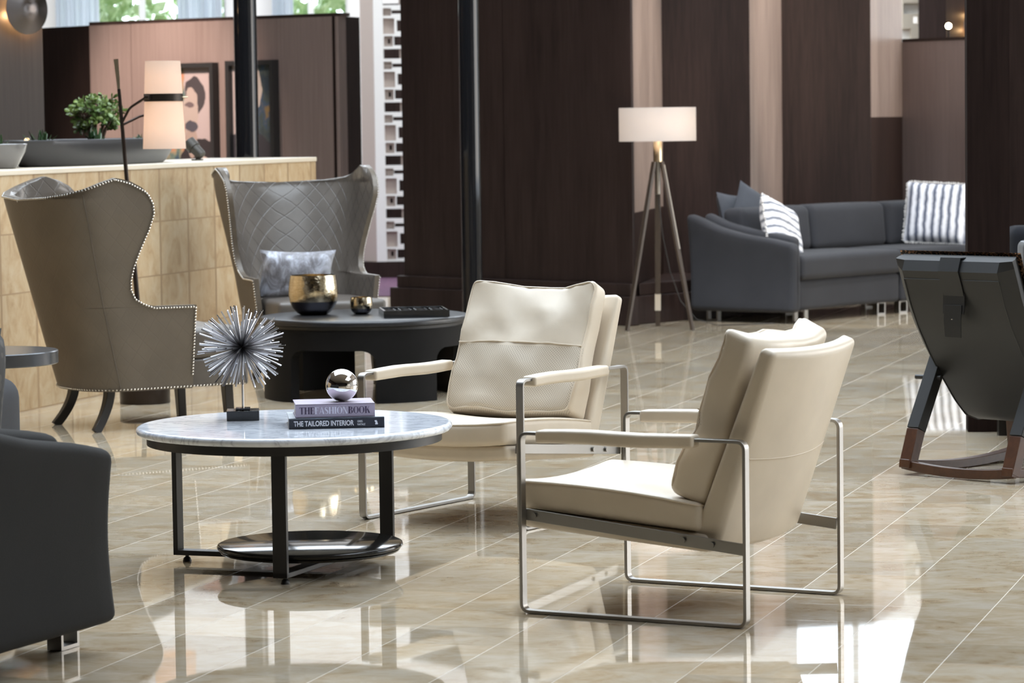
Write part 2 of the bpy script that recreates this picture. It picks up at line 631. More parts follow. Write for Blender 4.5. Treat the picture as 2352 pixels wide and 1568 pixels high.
def mk_art(kind):
    """an anonymous dark-haired figure in loose brushwork, laid out in the canvas's own coordinates (x right, z up, metres)"""
    m, nt, b = new_mat('portrait_paint_%s' % kind)
    v = coords(nt)
    wob = N(nt, 'ShaderNodeVectorMath', operation='MULTIPLY_ADD')
    n = N(nt, 'ShaderNodeTexNoise')
    n.inputs['Scale'].default_value = 9
    n.inputs['Detail'].default_value = 4
    nt.links.new(v, n.inputs['Vector'])
    nt.links.new(n.outputs['Color'], wob.inputs[0])
    wob.inputs[1].default_value = (.07, .0, .07)
    nt.links.new(v, wob.inputs[2])
    sep = N(nt, 'ShaderNodeSeparateXYZ')
    nt.links.new(wob.outputs[0], sep.inputs[0])
    X, Z = sep.outputs['X'], sep.outputs['Z']

    def ell(cx, cz, rx, rz):
        a = math_node(nt, 'POWER', math_node(nt, 'DIVIDE', math_node(nt, 'SUBTRACT', X, cx + .035), rx), 2)
        c = math_node(nt, 'POWER', math_node(nt, 'DIVIDE', math_node(nt, 'SUBTRACT', Z, cz + .035), rz), 2)
        return math_node(nt, 'LESS_THAN', math_node(nt, 'ADD', a, c), 1.0)
    patch = ramp(nt, noise_tex(nt, coords(nt, scale=(1, 1, .6)), 11, 3, .6), [
        (.35, (.030, .050, .075)), (.45, (.10, .13, .10)), (.55, (.26, .17, .10)), (.66, (.36, .12, .07))])
    if kind == 'light':
        X = math_node(nt, 'SUBTRACT', X, .062)
        col = mix_col(nt, math_node(nt, 'LESS_THAN', X, -.06), (.30, .235, .225), patch)
        col = mix_col(nt, ell(.075, -.47, .26, .30), col, (.022, .017, .018))
        col = mix_col(nt, ell(-.035, -.17, .055, .15), col, (.25, .18, .15))
        col = mix_col(nt, ell(.005, .155, .100, .150), col, (.040, .032, .034))
        col = mix_col(nt, ell(-.035, .055, .080, .165), col, (.29, .225, .195))
        col = mix_col(nt, ell(-.030, -.075, .062, .045), col, (.05, .045, .055))
        col = mix_col(nt, ell(-.050, .085, .05, .018), col, (.10, .07, .07))
        col = mix_col(nt, ell(.06, -.37, .09, .07), col, (.38, .30, .26))
    else:
        dk = ramp(nt, noise_tex(nt, coords(nt, scale=(1, 1, .6)), 10, 3, .6), [
            (.38, (.020, .030, .042)), (.50, (.045, .055, .048)), (.60, (.030, .055, .095)), (.70, (.17, .11, .045))])
        col = mix_col(nt, math_node(nt, 'LESS_THAN', X, -.02), dk, (.30, .24, .225))
        col = mix_col(nt, ell(-.06, -.42, .30, .30), col, (.030, .026, .030))
        col = mix_col(nt, ell(.02, .20, .07, .17), col, (.42, .34, .29))
    nt.links.new(col, b.inputs['Base Color'])
    b.inputs['Roughness'].default_value = .5
    return m


M['art_light'] = mk_art('light')
M['art_dark'] = mk_art('dark')


# ------------------------------------------------------------------ mesh helpers
class MB:
    def __init__(s):
        s.v, s.f, s.mi, s.uv = [], [], [], {}

    def add(s, vs, fs, mi=0):
        o = len(s.v)
        s.v += [tuple(p) for p in vs]
        s.f += [tuple(i + o for i in f) for f in fs]
        s.mi += [mi] * len(fs)
        return s

    def box(s, c, d, rot=None, mi=0):
        hx, hy, hz = d[0] / 2, d[1] / 2, d[2] / 2
        vs = [Vector((x, y, z)) for x in (-hx, hx) for y in (-hy, hy) for z in (-hz, hz)]
        if rot:
            mm = Matrix.Rotation(rot, 3, 'Z') if isinstance(rot, (int, float)) else rot
            vs = [mm @ p for p in vs]
        vs = [p + Vector(c) for p in vs]
        return s.add(vs, [(0, 1, 3, 2), (4, 6, 7, 5), (0, 4, 5, 1), (2, 3, 7, 6), (0, 2, 6, 4), (1, 5, 7, 3)], mi)

    def quadprism(s, pts, z0, z1, mi=0):
        n = len(pts)
        ar = sum(pts[i][0] * pts[(i + 1) % n][1] - pts[(i + 1) % n][0] * pts[i][1] for i in range(n))
        if ar < 0:
            pts = pts[::-1]
        vs = [(x, y, z0) for x, y in pts] + [(x, y, z1) for x, y in pts]
        fs = [tuple(range(n - 1, -1, -1)), tuple(range(n, 2 * n))]
        fs += [(i, (i + 1) % n, n + (i + 1) % n, n + i) for i in range(n)]
        return s.add(vs, fs, mi)

    def lathe(s, prof, n=32, c=(0, 0, 0), mi=0, sx=1, sy=1, cap=True):
        vs, fs = [], []
        for r, z in prof:
            for k in range(n):
                a = 2 * PI * k / n
                vs.append((c[0] + sx * r * math.cos(a), c[1] + sy * r * math.sin(a), c[2] + z))
        m = len(prof)
        for i in range(m - 1):
            for k in range(n):
                k2 = (k + 1) % n
                fs.append((i * n + k, i * n + k2, (i + 1) * n + k2, (i + 1) * n + k))
        if cap:
            if prof[0][0] > 1e-6:
                fs.append(tuple(range(n - 1, -1, -1)))
            if prof[-1][0] > 1e-6:
                fs.append(tuple((m - 1) * n + k for k in range(n)))
        return s.add(vs, fs, mi)

    def tube(s, pts, r, n=8, closed=False, mi=0):
        pts = [Vector(p) for p in pts]
        m = len(pts)
        rs = r if isinstance(r, (list, tuple)) else [r] * m
        vs, fs = [], []
        up = None
        for i, p in enumerate(pts):
            if closed:
                t = (pts[(i + 1) % m] - pts[i - 1]).normalized()
            else:
                t = (pts[min(i + 1, m - 1)] - pts[max(i - 1, 0)]).normalized()
            if up is None:
                up = Vector((0, 0, 1)) if abs(t.z) < .9 else Vector((1, 0, 0))
            a = t.cross(up).normalized()
            b = a.cross(t).normalized()
            up = b
            for k in range(n):
                an = 2 * PI * k / n
                vs.append(p + (a * math.cos(an) + b * math.sin(an)) * rs[i])
        for i in range(m if closed else m - 1):
            j = (i + 1) % m
            for k in range(n):
                k2 = (k + 1) % n
                fs.append((i * n + k, j * n + k, j * n + k2, i * n + k2))
        if not closed:
            fs.append(tuple(range(n)))
            fs.append(tuple((m - 1) * n + k for k in range(n - 1, -1, -1)))
        return s.add(vs, fs, mi)

    def strip(s, pts, wdir, w, t, closed=False, mi=0):
        """flat bar swept along pts: width w along wdir, thickness t in the plane of the bend"""
        pts = [Vector(p) for p in pts]
        wd = Vector(wdir).normalized()
        m = len(pts)
        vs, fs = [], []
        ww = w if isinstance(w, (list, tuple)) else [w] * m
        for i, p in enumerate(pts):
            if closed:
                d1 = (pts[i] - pts[i - 1]).normalized()
                d2 = (pts[(i + 1) % m] - pts[i]).normalized()
            else:
                d1 = (pts[i] - pts[max(i - 1, 0)]).normalized() if i else (pts[1] - pts[0]).normalized()
                d2 = (pts[min(i + 1, m - 1)] - pts[i]).normalized() if i < m - 1 else d1
            n1, n2 = wd.cross(d1).normalized(), wd.cross(d2).normalized()
            nn = (n1 + n2).normalized()
            k = 1 / max(.5, nn.dot(n1))
            nn = nn * (t / 2 * k)
            h = wd * (ww[i] / 2)
            vs += [p - h - nn, p + h - nn, p + h + nn, p - h + nn]
        for i in range(m if closed else m - 1):
            j = (i + 1) % m
            for k in range(4):
                k2 = (k + 1) % 4
                fs.append((i * 4 + k, i * 4 + k2, j * 4 + k2, j * 4 + k))
        if not closed:
            fs.append((3, 2, 1, 0))
            o = (m - 1) * 4
            fs.append((o, o + 1, o + 2, o + 3))
        return s.add(vs, fs, mi)

    def grid(s, fn, nu, nv, cu=False, cv=False, mi=0, flip=False):
        vs = [fn(i / (nu if cu else nu - 1), j / (nv if cv else nv - 1)) for i in range(nu) for j in range(nv)]
        fs = []
        for i in range(nu if cu else nu - 1):
            for j in range(nv if cv else nv - 1):
                i2, j2 = (i + 1) % nu, (j + 1) % nv
                q = (i * nv + j, i2 * nv + j, i2 * nv + j2, i * nv + j2)
                fs.append(q[::-1] if flip else q)
        return s.add(vs, fs, mi)

    def rbox(s, d, r, n=8, puff=(0, 0, 0), fn=None, mi=0, sub=1.0):
        """rounded box centred on the origin, optionally puffed, then bent by fn(x, y, z)"""
        h = [x / 2 for x in d]
        seen = {}
        vs, fs = [], []

        def axis(hh):
            k = max(2, int(n * sub))
            inn = hh - r
            a = [-hh, -hh + r * .3, -hh + r * .65, -inn]
            a += [-inn + 2 * inn * i / k for i in range(1, k)]
            a += [inn, hh - r * .65, hh - r * .3, hh]
            return a
        A = [axis(q) for q in h]

        def put(p):
            q = [max(-(h[i] - r), min(h[i] - r, p[i])) for i in range(3)]
            dv = Vector((p[0] - q[0], p[1] - q[1], p[2] - q[2]))
            pt = Vector(q) + (dv.normalized() * r if dv.length > 1e-9 else dv)
            nx, ny, nz = (pt[i] / h[i] for i in range(3))
            pt.x += math.copysign(1, pt.x) * puff[0] * (1 - ny * ny) * (1 - nz * nz) * abs(nx) ** 3
            pt.y += math.copysign(1, pt.y) * puff[1] * (1 - nx * nx) * (1 - nz * nz) * abs(ny) ** 3
            pt.z += math.copysign(1, pt.z) * puff[2] * (1 - nx * nx) * (1 - ny * ny) * abs(nz) ** 3
            if fn:
                pt = Vector(fn(pt.x, pt.y, pt.z))
            key = (round(p[0], 6), round(p[1], 6), round(p[2], 6))
            if key not in seen:
                seen[key] = len(vs)
                vs.append(pt)
            return seen[key]
        for ax in range(3):
            o1, o2 = (ax + 1) % 3, (ax + 2) % 3
            for sg in (-1, 1):
                for i in range(len(A[o1]) - 1):
                    for j in range(len(A[o2]) - 1):
                        idx = []
                        for a, b in ((i, j), (i + 1, j), (i + 1, j + 1), (i, j + 1)):
                            p = [0, 0, 0]
                            p[ax] = sg * h[ax]
                            p[o1] = A[o1][a]
                            p[o2] = A[o2][b]
                            idx.append(put(p))
                        fs.append(tuple(idx) if sg > 0 else tuple(idx[::-1]))
        return s.add(vs, fs, mi)

    def pillow(s, w, h, t, n=14, pinch=.06, fn=None, wr=0.0, seed=0, mi=0):
        """knife edged throw pillow in the x-z plane, thickness along y"""
        def face(sg):
            def g(u, v):
                a, b = 2 * u - 1, 2 * v - 1
                x = a * w / 2 * (1 - pinch * (1 - b * b) * abs(a))
                z = b * h / 2 * (1 - pinch * (1 - a * a) * abs(b))
                k = max(0, (1 - a ** 4) * (1 - b ** 4)) ** .55
                y = sg * t / 2 * k
                if wr:
                    y += wr * k * noise.noise(Vector((x * 9 + seed, z * 9, sg * 3)))
                p = Vector((x, y, z))
                return fn(p) if fn else p
            return g
        s.grid(face(1), n, n, mi=mi)
        s.grid(face(-1), n, n, mi=mi, flip=True)
        return s

    def build(s, name, mat, parent=None, smooth=True, angle=38, bevel=0.0, weld=True):
        me = bpy.data.meshes.new(name)
        me.from_pydata(s.v, [], s.f)
        mats = mat if isinstance(mat, (list, tuple)) else [mat]
        for q in mats:
            me.materials.append(q)
        if len(mats) > 1:
            me.polygons.foreach_set('material_index', s.mi)
        if s.uv:
            lay = me.uv_layers.new(name='UVMap')
            for l in me.loops:
                lay.data[l.index].uv = s.uv[l.vertex_index]
        if weld and not s.uv:
            import bmesh
            bm = bmesh.new()
            bm.from_mesh(me)
            bmesh.ops.remove_doubles(bm, verts=bm.verts, dist=1e-5)
            bmesh.ops.recalc_face_normals(bm, faces=bm.faces)
            bm.to_mesh(me)
            bm.free()
        if smooth:
            me.polygons.foreach_set('use_smooth', [True] * len(me.polygons))
            me.set_sharp_from_angle(angle=R(angle))
        me.update()
        o = bpy.data.objects.new(name, me)
        COL.objects.link(o)
        if parent:
            o.parent = parent
        if bevel:
            bv = o.modifiers.new('bevel', 'BEVEL')
            bv.width = bevel
            bv.segments = 2
            bv.limit_method = 'ANGLE'
            bv.angle_limit = R(40)
        return o


def thing(name, label, cat, loc=(0, 0, 0), rz=0.0, group=None):
    o = bpy.data.objects.new(name, None)
    COL.objects.link(o)
    o.empty_display_size = .1
    o.location = loc
    o.rotation_euler = (0, 0, rz)
    return tag(o, label, cat, group)


def tag(o, label, cat, group=None):
    o['label'] = label
    o['category'] = cat
    if group:
        o['group'] = group
    return o


def structure(o):
    o['kind'] = 'structure'
    return o


def copy_tree(o, parent=None):
    c = o.copy()
    COL.objects.link(c)
    if parent:
        c.parent = parent
    for ch in [q for q in bpy.data.objects if q.parent is o]:
        copy_tree(ch, c)
    return c


def fillet(pts, r, n=5, closed=True):
    pts = [Vector(p) for p in pts]
    out = []
    m = len(pts)
    for i, p in enumerate(pts):
        if not closed and i in (0, m - 1):
            out.append(p)
            continue
        a = (pts[i - 1] - p).normalized()
        b = (pts[(i + 1) % m] - p).normalized()
        for k in range(n + 1):
            t = k / n
            out.append(p + a * r * (1 - t) ** 2 + b * r * t ** 2)
    return out


def lerp(a, b, t):
    return a + (b - a) * t


def interp(tab, x):
    if x <= tab[0][0]:
        return tab[0][1]
    for (x0, y0), (x1, y1) in zip(tab, tab[1:]):
        if x <= x1:
            return lerp(y0, y1, (x - x0) / (x1 - x0) if x1 > x0 else 1)
    return tab[-1][1]


# ------------------------------------------------------------------ room shell
structure(MB().add([(-12, -6, 0), (12, -6, 0), (12, 36, 0), (-12, 36, 0)], [(0, 1, 2, 3)]).build('floor', M['floor']))
structure(MB().box((-1.0, 29.1, .003), (6.0, 7.6, .006)).build('floor_carpet', M['carpet'], smooth=False))

CZ = 6.0


def hole_slab(name, x0, x1, y0, y1, holes, z0, z1, mat):
    """horizontal slab with rectangular openings stacked along y"""
    mb = MB()
    y = y0
    for hx0, hx1, hy0, hy1 in holes:
        mb.box(((x0 + x1) / 2, (y + hy0) / 2, (z0 + z1) / 2), (x1 - x0, hy0 - y, z1 - z0))
        mb.box(((x0 + hx0) / 2, (hy0 + hy1) / 2, (z0 + z1) / 2), (hx0 - x0, hy1 - hy0, z1 - z0))
        mb.box(((hx1 + x1) / 2, (hy0 + hy1) / 2, (z0 + z1) / 2), (x1 - hx1, hy1 - hy0, z1 - z0))
        y = hy1
    mb.box(((x0 + x1) / 2, (y + y1) / 2, (z0 + z1) / 2), (x1 - x0, y1 - y, z1 - z0))
    return structure(mb.build(name, mat, smooth=False, weld=False))


hole_slab('ceiling', -12, 12, -6, 36, [(3.2, 8.2, 4.3, 9.5), (-4.5, 4.9, 9.8, 18.6), (-7, 7, 24, 31)], CZ, CZ + .25, M['ceiling'])


def roof_light(name, x0, x1, y0, y1, nx, ny):
    f = MB()
    for i in range(nx + 1):
        f.box((lerp(x0, x1, i / nx), (y0 + y1) / 2, CZ + .12), (.07, y1 - y0, .10))
    for j in range(ny + 1):
        f.box(((x0 + x1) / 2, lerp(y0, y1, j / ny), CZ + .12), (x1 - x0, .07, .10))
    w = structure(f.build(name, M['white_paint'], smooth=False, weld=False))
    MB().add([(x0, y0, CZ + .2), (x1, y0, CZ + .2), (x1, y1, CZ + .2), (x0, y1, CZ + .2)], [(0, 1, 2, 3)]).build('pane', M['glass'], w)
    return w


roof_light('window_1', -4.5, 4.9, 9.8, 18.6, 5, 5)
roof_light('window_8', 3.2, 8.2, 4.3, 9.5, 3, 3)
roof_light('window_2', -7, 7, 24, 31, 6, 3)


def wall_y(name, y, t, x0, x1, holes, mat, z1=CZ):
    """wall in the x-z plane with window openings (xa, xb, za, zb) sorted along x"""
    mb = MB()
    x = x0
    for xa, xb, za, zb in holes:
        mb.box(((x + xa) / 2, y, z1 / 2), (xa - x, t, z1))
        mb.box(((xa + xb) / 2, y, za / 2), (xb - xa, t, za))
        mb.box(((xa + xb) / 2, y, (zb + z1) / 2), (xb - xa, t, z1 - zb))
        x = xb
    mb.box(((x + x1) / 2, y, z1 / 2), (x1 - x, t, z1))
    return structure(mb.build(name, mat, smooth=False, weld=False))


def wall_x(name, x, t, y0, y1, holes, mat, z1=CZ):
    mb = MB()
    y = y0
    for ya, yb, za, zb in holes:
        mb.box((x, (y + ya) / 2, z1 / 2), (t, ya - y, z1))
        mb.box((x, (ya + yb) / 2, za / 2), (t, yb - ya, za))
        mb.box((x, (ya + yb) / 2, (zb + z1) / 2), (t, yb - ya, z1 - zb))
        y = yb
    mb.box((x, (y + y1) / 2, z1 / 2), (t, y1 - y, z1))
    return structure(mb.build(name, mat, smooth=False, weld=False))


BACK = [(-4.70, -2.93, .9, 3.0), (-2.45, -1.66, .9, 3.0), (2.95, 4.25, 3.9, 5.4), (5.0, 8.0, .9, 5.2)]
wall_y('wall_back', 33.0, .3, -12, 12, BACK, M['back_paint'])
wall_y('wall_front', -6.0, .3, -12, 12, [], M['dark_veneer'])
wall_x('wall_left', -12.0, .3, -6, 36, [], M['dark_veneer'])
wall_x('wall_right', 12.0, .3, -6, 36, [(11, 24, .6, 5.0)], M['upper_wall'])


def window_unit(name, xa, xb, za, zb, y, n):
    f = MB()
    for i in range(n + 1):
        f.box((lerp(xa, xb, i / n), y, (za + zb) / 2), (.06, .08, zb - za))
    for z in (za, zb):
        f.box(((xa + xb) / 2, y, z), (xb - xa, .08, .06))
    w = structure(f.build(name, M['white_paint'], smooth=False, weld=False))
    MB().add([(xa, y, za), (xb, y, za), (xb, y, zb), (xa, y, zb)], [(0, 1, 2, 3)]).build('pane', M['glass'], w)


for i, (xa, xb, za, zb) in enumerate(BACK):
    window_unit('window_%d' % (i + 3), xa, xb, za, zb, 33.0, 2)


def side_window(name, x, ya, yb, za, zb, n):
    f = MB()
    for i in range(n + 1):
        f.box((x, lerp(ya, yb, i / n), (za + zb) / 2), (.08, .06, zb - za))
    for z in (za, zb):
        f.box((x, (ya + yb) / 2, z), (.08, yb - ya, .06))
    w = structure(f.build(name, M['white_paint'], smooth=False, weld=False))
    MB().add([(x, ya, za), (x, yb, za), (x, yb, zb), (x, ya, zb)], [(0, 1, 2, 3)]).build('pane', M['glass'], w)


side_window('window_7', 12.0, 11, 24, .6, 5.0, 5)


def panel_wall(name, p0, p1, z0, z1, t, mat, seams=()):
    """free-standing veneered wall from p0 to p1, thickness t going away behind it; grooves at the seams"""
    a, b = Vector(p0), Vector(p1)
    d = (b - a).normalized()
    n = Vector((-d.y, d.x))
    if n.y < 0:
        n = -n
    mb = MB()
    cuts = [0] + list(seams) + [1]
    for i in range(len(cuts) - 1):
        g0 = .004 if i else 0
        g1 = .004 if i < len(cuts) - 2 else 0
        q0 = a.lerp(b, cuts[i]) + d * g0
        q1 = a.lerp(b, cuts[i + 1]) - d * g1
        mb.quadprism([q0, q1, q1 + n * t, q0 + n * t], z0, z1)
    if seams:
        mb.quadprism([a + n * .006, b + n * .006, b + n * t, a + n * t], z0, z1 - .01)
    return structure(mb.build(name, mat, smooth=False, weld=False))


WZ = 2.55
P0a, P0b = (-.778, 22.92), (.830, 21.345)
panel_wall('wall_center', P0a, P0b, 0, WZ, .02, M['dark_veneer'], (.46,))
# baseboards of the centre wall: a tall board and a lower step
d45 = Vector((P0b[0] - P0a[0], P0b[1] - P0a[1])).normalized()
n45 = Vector((d45.y, -d45.x))
if n45.y > 0:
    n45 = -n45


def board(name, a, b, out, z0, z1, mat, n):
    a, b = Vector(a), Vector(b)
    return structure(MB().quadprism([a, b, b + n * out, a + n * out], z0, z1).build(name, mat, smooth=False, bevel=.006))


A0 = Vector(P0a) - d45 * .03
B0 = Vector(P0b) + d45 * .02
board('baseboard_center', A0, B0, .05, .2, .285, M['dark_veneer'], n45)
board('trim_1', A0 - d45 * .04, B0 + d45 * .03, .085, 0, .2, M['dark_veneer'], n45)

# stepped feature wall to the right: dark faces, pale returns, low plinth
F1, N1, F2, N2, F3, P4 = (1.112, 22.85), (1.752, 22.9), (2.092, 24.15), (2.785, 24.25), (3.152, 25.25), (3.66, 24.65)
S0 = (.843, 21.372)


def strip_wall(name, a, b, z0, z1, mat, t=.06, away=1):
    a, b = Vector(a), Vector(b)
    d = (b - a).normalized()
    n = Vector((-d.y, d.x)) * away
    return structure(MB().quadprism([a, b, b + n * t, a + n * t], z0, z1).build(name, mat, smooth=False))


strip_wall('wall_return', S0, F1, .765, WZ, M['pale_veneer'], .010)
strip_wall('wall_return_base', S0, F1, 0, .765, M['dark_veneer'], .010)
strip_wall('wall_panel', F1, N1, 0, WZ, M['dark_veneer'], .08)
strip_wall('wall_return', N1, F2, 0, WZ, M['pale_veneer'])
strip_wall('wall_panel', F2, N2, 0, WZ, M['dark_veneer'], .08)
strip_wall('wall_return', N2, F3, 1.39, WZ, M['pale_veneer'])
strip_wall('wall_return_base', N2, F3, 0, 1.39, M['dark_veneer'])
strip_wall('wall_partition', F3, P4, 0, 1.985, M['mid_veneer'], .12)
strip_wall('trim_2', (F3[0] - .0, F3[1] - .005), (P4[0], P4[1] - .005), 1.985, 2.010, M['dark_veneer'], .14)
structure(MB().quadprism([(.86, 21.40), (1.245, 21.83), (2.1, 22.75), (1.75, 22.88), (1.10, 22.84)], 0, .195)
          .build('baseboard_right', M['dark_veneer'], smooth=False, bevel=.008))
structure(MB().quadprism([(.875, 21.45), (1.235, 21.86), (2.05, 22.76), (1.75, 22.88), (1.105, 22.84)], .195, .280)
          .build('trim_3', M['dark_veneer'], smooth=False, bevel=.008))

# left partition with the pictures
LPa, LPb = (-3.288, 24.8), (-1.262, 23.42)
panel_wall('wall_left_partition', LPa, LPb, 0, 2.19, .10, M['mid_veneer'], (.175, .605))
strip_wall('wall_left_partition_end', (LPb[0] + .002, LPb[1] + .004), (-1.115, 23.75), 0, 2.19, M['matte_dark'], .05)
strip_wall('wall_left_partition_return', (-3.78, 25.35), (LPa[0] - .001, LPa[1] + .02), 0, 2.19, M['matte_dark'], .06)  # near-black veneer puts the shade of this unlit face into its colour
strip_wall('trim_4', (LPa[0], LPa[1] - .004), (LPb[0] + .02, LPb[1] - .006), 2.19, 2.215, M['dark_veneer'], .12)

# lit wall at the far left that carries the round sconce; its twin at the right
strip_wall('wall_left_pier', (-4.05, 18.30), (-2.872, 19.48), 0, 3.2, M['umber_veneer'], .4)
strip_wall('wall_right_pier', (3.79, 27.3), (4.6, 28.1), 0, 3.2, M['dark_veneer'], .3)

# black round columns
for nm, x, y, r in (('column', -1.655, 19.9, .073), ('column', -.248, 20.0, .0655)):
    structure(MB().lathe([(r, 0), (r, CZ)], 48, (x, y, 0)).build(nm, M['column_black']))
strip_wall('dark_backdrop', (2.70, 17.0), (3.7, 17.3), 0, 3.2, M['matte_dark'], .2)  # added dark sheet standing in for the dark space beyond the pier
# dark timber pier at the right edge
structure(MB().quadprism([(2.012, 13.84), (2.195, 13.82), (2.213, 14.01), (2.03, 14.03)], 0, CZ).build('wall_right_post', M['matte_dark'], smooth=False))

# white lattice screens
def lattice(name, x0, y, zs, ncol, per, openings, backs, cw, depth, z0, z1, mats):
    """panel in the x-z plane with through openings and closed boxes, repeated every per metres of height"""
    mb = MB()
    k = 0
    z = z0
    while z < z1 - .01:
        for c in range(ncol):
            bx = x0 + c * cw
            xs = sorted({0, cw, *[v for o in openings + backs for v in (o[0], o[1])]})
            hs = sorted({0, per, *[v for o in openings + backs for v in (o[2], o[3])]})
            for xa, xb in zip(xs, xs[1:]):
                for ha, hb in zip(hs, hs[1:]):
                    cx, ch = (xa + xb) / 2, (ha + hb) / 2
                    inside = lambda L: any(o[0] < cx < o[1] and o[2] < ch < o[3] for o in L)
                    zz0, zz1 = z + ha, min(z1, z + hb)
                    if zz1 <= zz0 or inside(openings):
                        continue
                    if inside(backs):
                        mb.box((bx + cx, y + depth * .8, (zz0 + zz1) / 2), (xb - xa, depth * .4, zz1 - zz0), mi=1)
                    else:
                        mb.box((bx + cx, y + depth / 2, (zz0 + zz1) / 2), (xb - xa, depth, zz1 - zz0))
        z += per
    return mb


U = 1 / 555.0
opn = [(0, 78, 2, 50), (42, 94, 75, 93), (68, 98, 125, 180), (20, 35, 215, 240), (53, 97, 205, 250)]
bks = [(78, 98, 2, 50), (0, 41, 65, 103), (0, 56, 115, 193), (3, 48, 203, 255)]
# heights are measured from the top of each repeat, so flip them
PER = 265 * U
fl = lambda L: [(a * U, b * U, PER - d * U, PER - c * U) for a, b, c, d in L]
mb = lattice('l', -1.119, 28.3, 0, 4, PER, fl(opn), fl(bks), 100 * U, .10, .15, 2.55, None)
mb.box((-1.162, 28.33, 1.35), (.086, .12, 2.4))
mb.box((-.75, 28.35, 2.58), (.95, .12, .10))
scr = structure(mb.build('wall_screen', [M['white_paint'], M['pink_paint']], smooth=False, weld=False))
structure(MB().quadprism([(-1.335, 28.52), (-1.206, 28.27), (-1.206, 28.9), (-1.335, 28.9)], .15, 2.63).build('trim_5', M['pink_paint'], smooth=False))
structure(MB().box((-.80, 28.42, .075), (1.10, .30, .15)).build('baseboard_screen', M['dark_veneer'], smooth=False))
structure(MB().box((-.55, 29.4, 1.25), (1.3, .1, 2.5)).build('wall_behind_screen', M['dark_veneer'], smooth=False))
opn2 = [(10, 60, 20, 34), (130, 150, 60, 80), (40, 60, 110, 135), (90, 125, 150, 168)]
bks2 = [(0, 30, 50, 90), (70, 120, 5, 45), (80, 120, 95, 140), (5, 70, 145, 185), (125, 165, 100, 140)]
V = 1 / 420.0
f2 = lambda L: [(a * V, b * V, c * V, d * V) for a, b, c, d in L]
mb = lattice('l', 3.50, 28.0, 0, 2, 190 * V, f2(opn2), f2(bks2), 170 * V * .5, .09, 1.5, 2.9, None)
structure(mb.build('wall_screen', [M['cream_paint'], M['white_paint']], smooth=False, weld=False))
structure(MB().box((3.945, 28.0, 1.6), (.10, .16, 3.2)).build('trim_6', M['cream_paint'], smooth=False))
structure(MB().box((3.72, 28.25, .75), (.6, .3, 1.5)).build('wall_screen_base', M['dark_veneer'], smooth=False))

# planter wall clad in honey coloured tile, with a pale cap
PA = Vector((.2880, .9577))
PN = Vector((-.9577, .2880))


def pw(u, off):
    """u metres along the planter wall from the reference point, off metres behind its face"""
    p = Vector((-2.30, 15.85)) + PA * u + PN * off
    return p


structure(MB().quadprism([pw(-7, 0), pw(3.815, 0), pw(3.815, .70), pw(-7, .70)], 0, 1.165).build('wall_planter', M['tile_wall'], smooth=False))
structure(MB().quadprism([pw(-7, -.006), pw(3.821, -.006), pw(3.821, .706), pw(-7, .706)], 1.165, 1.192)
          .build('trim_7', plain('travertine_cap', (.66, .58, .46), .35), smooth=False, bevel=.004))
PTOP = 1.192


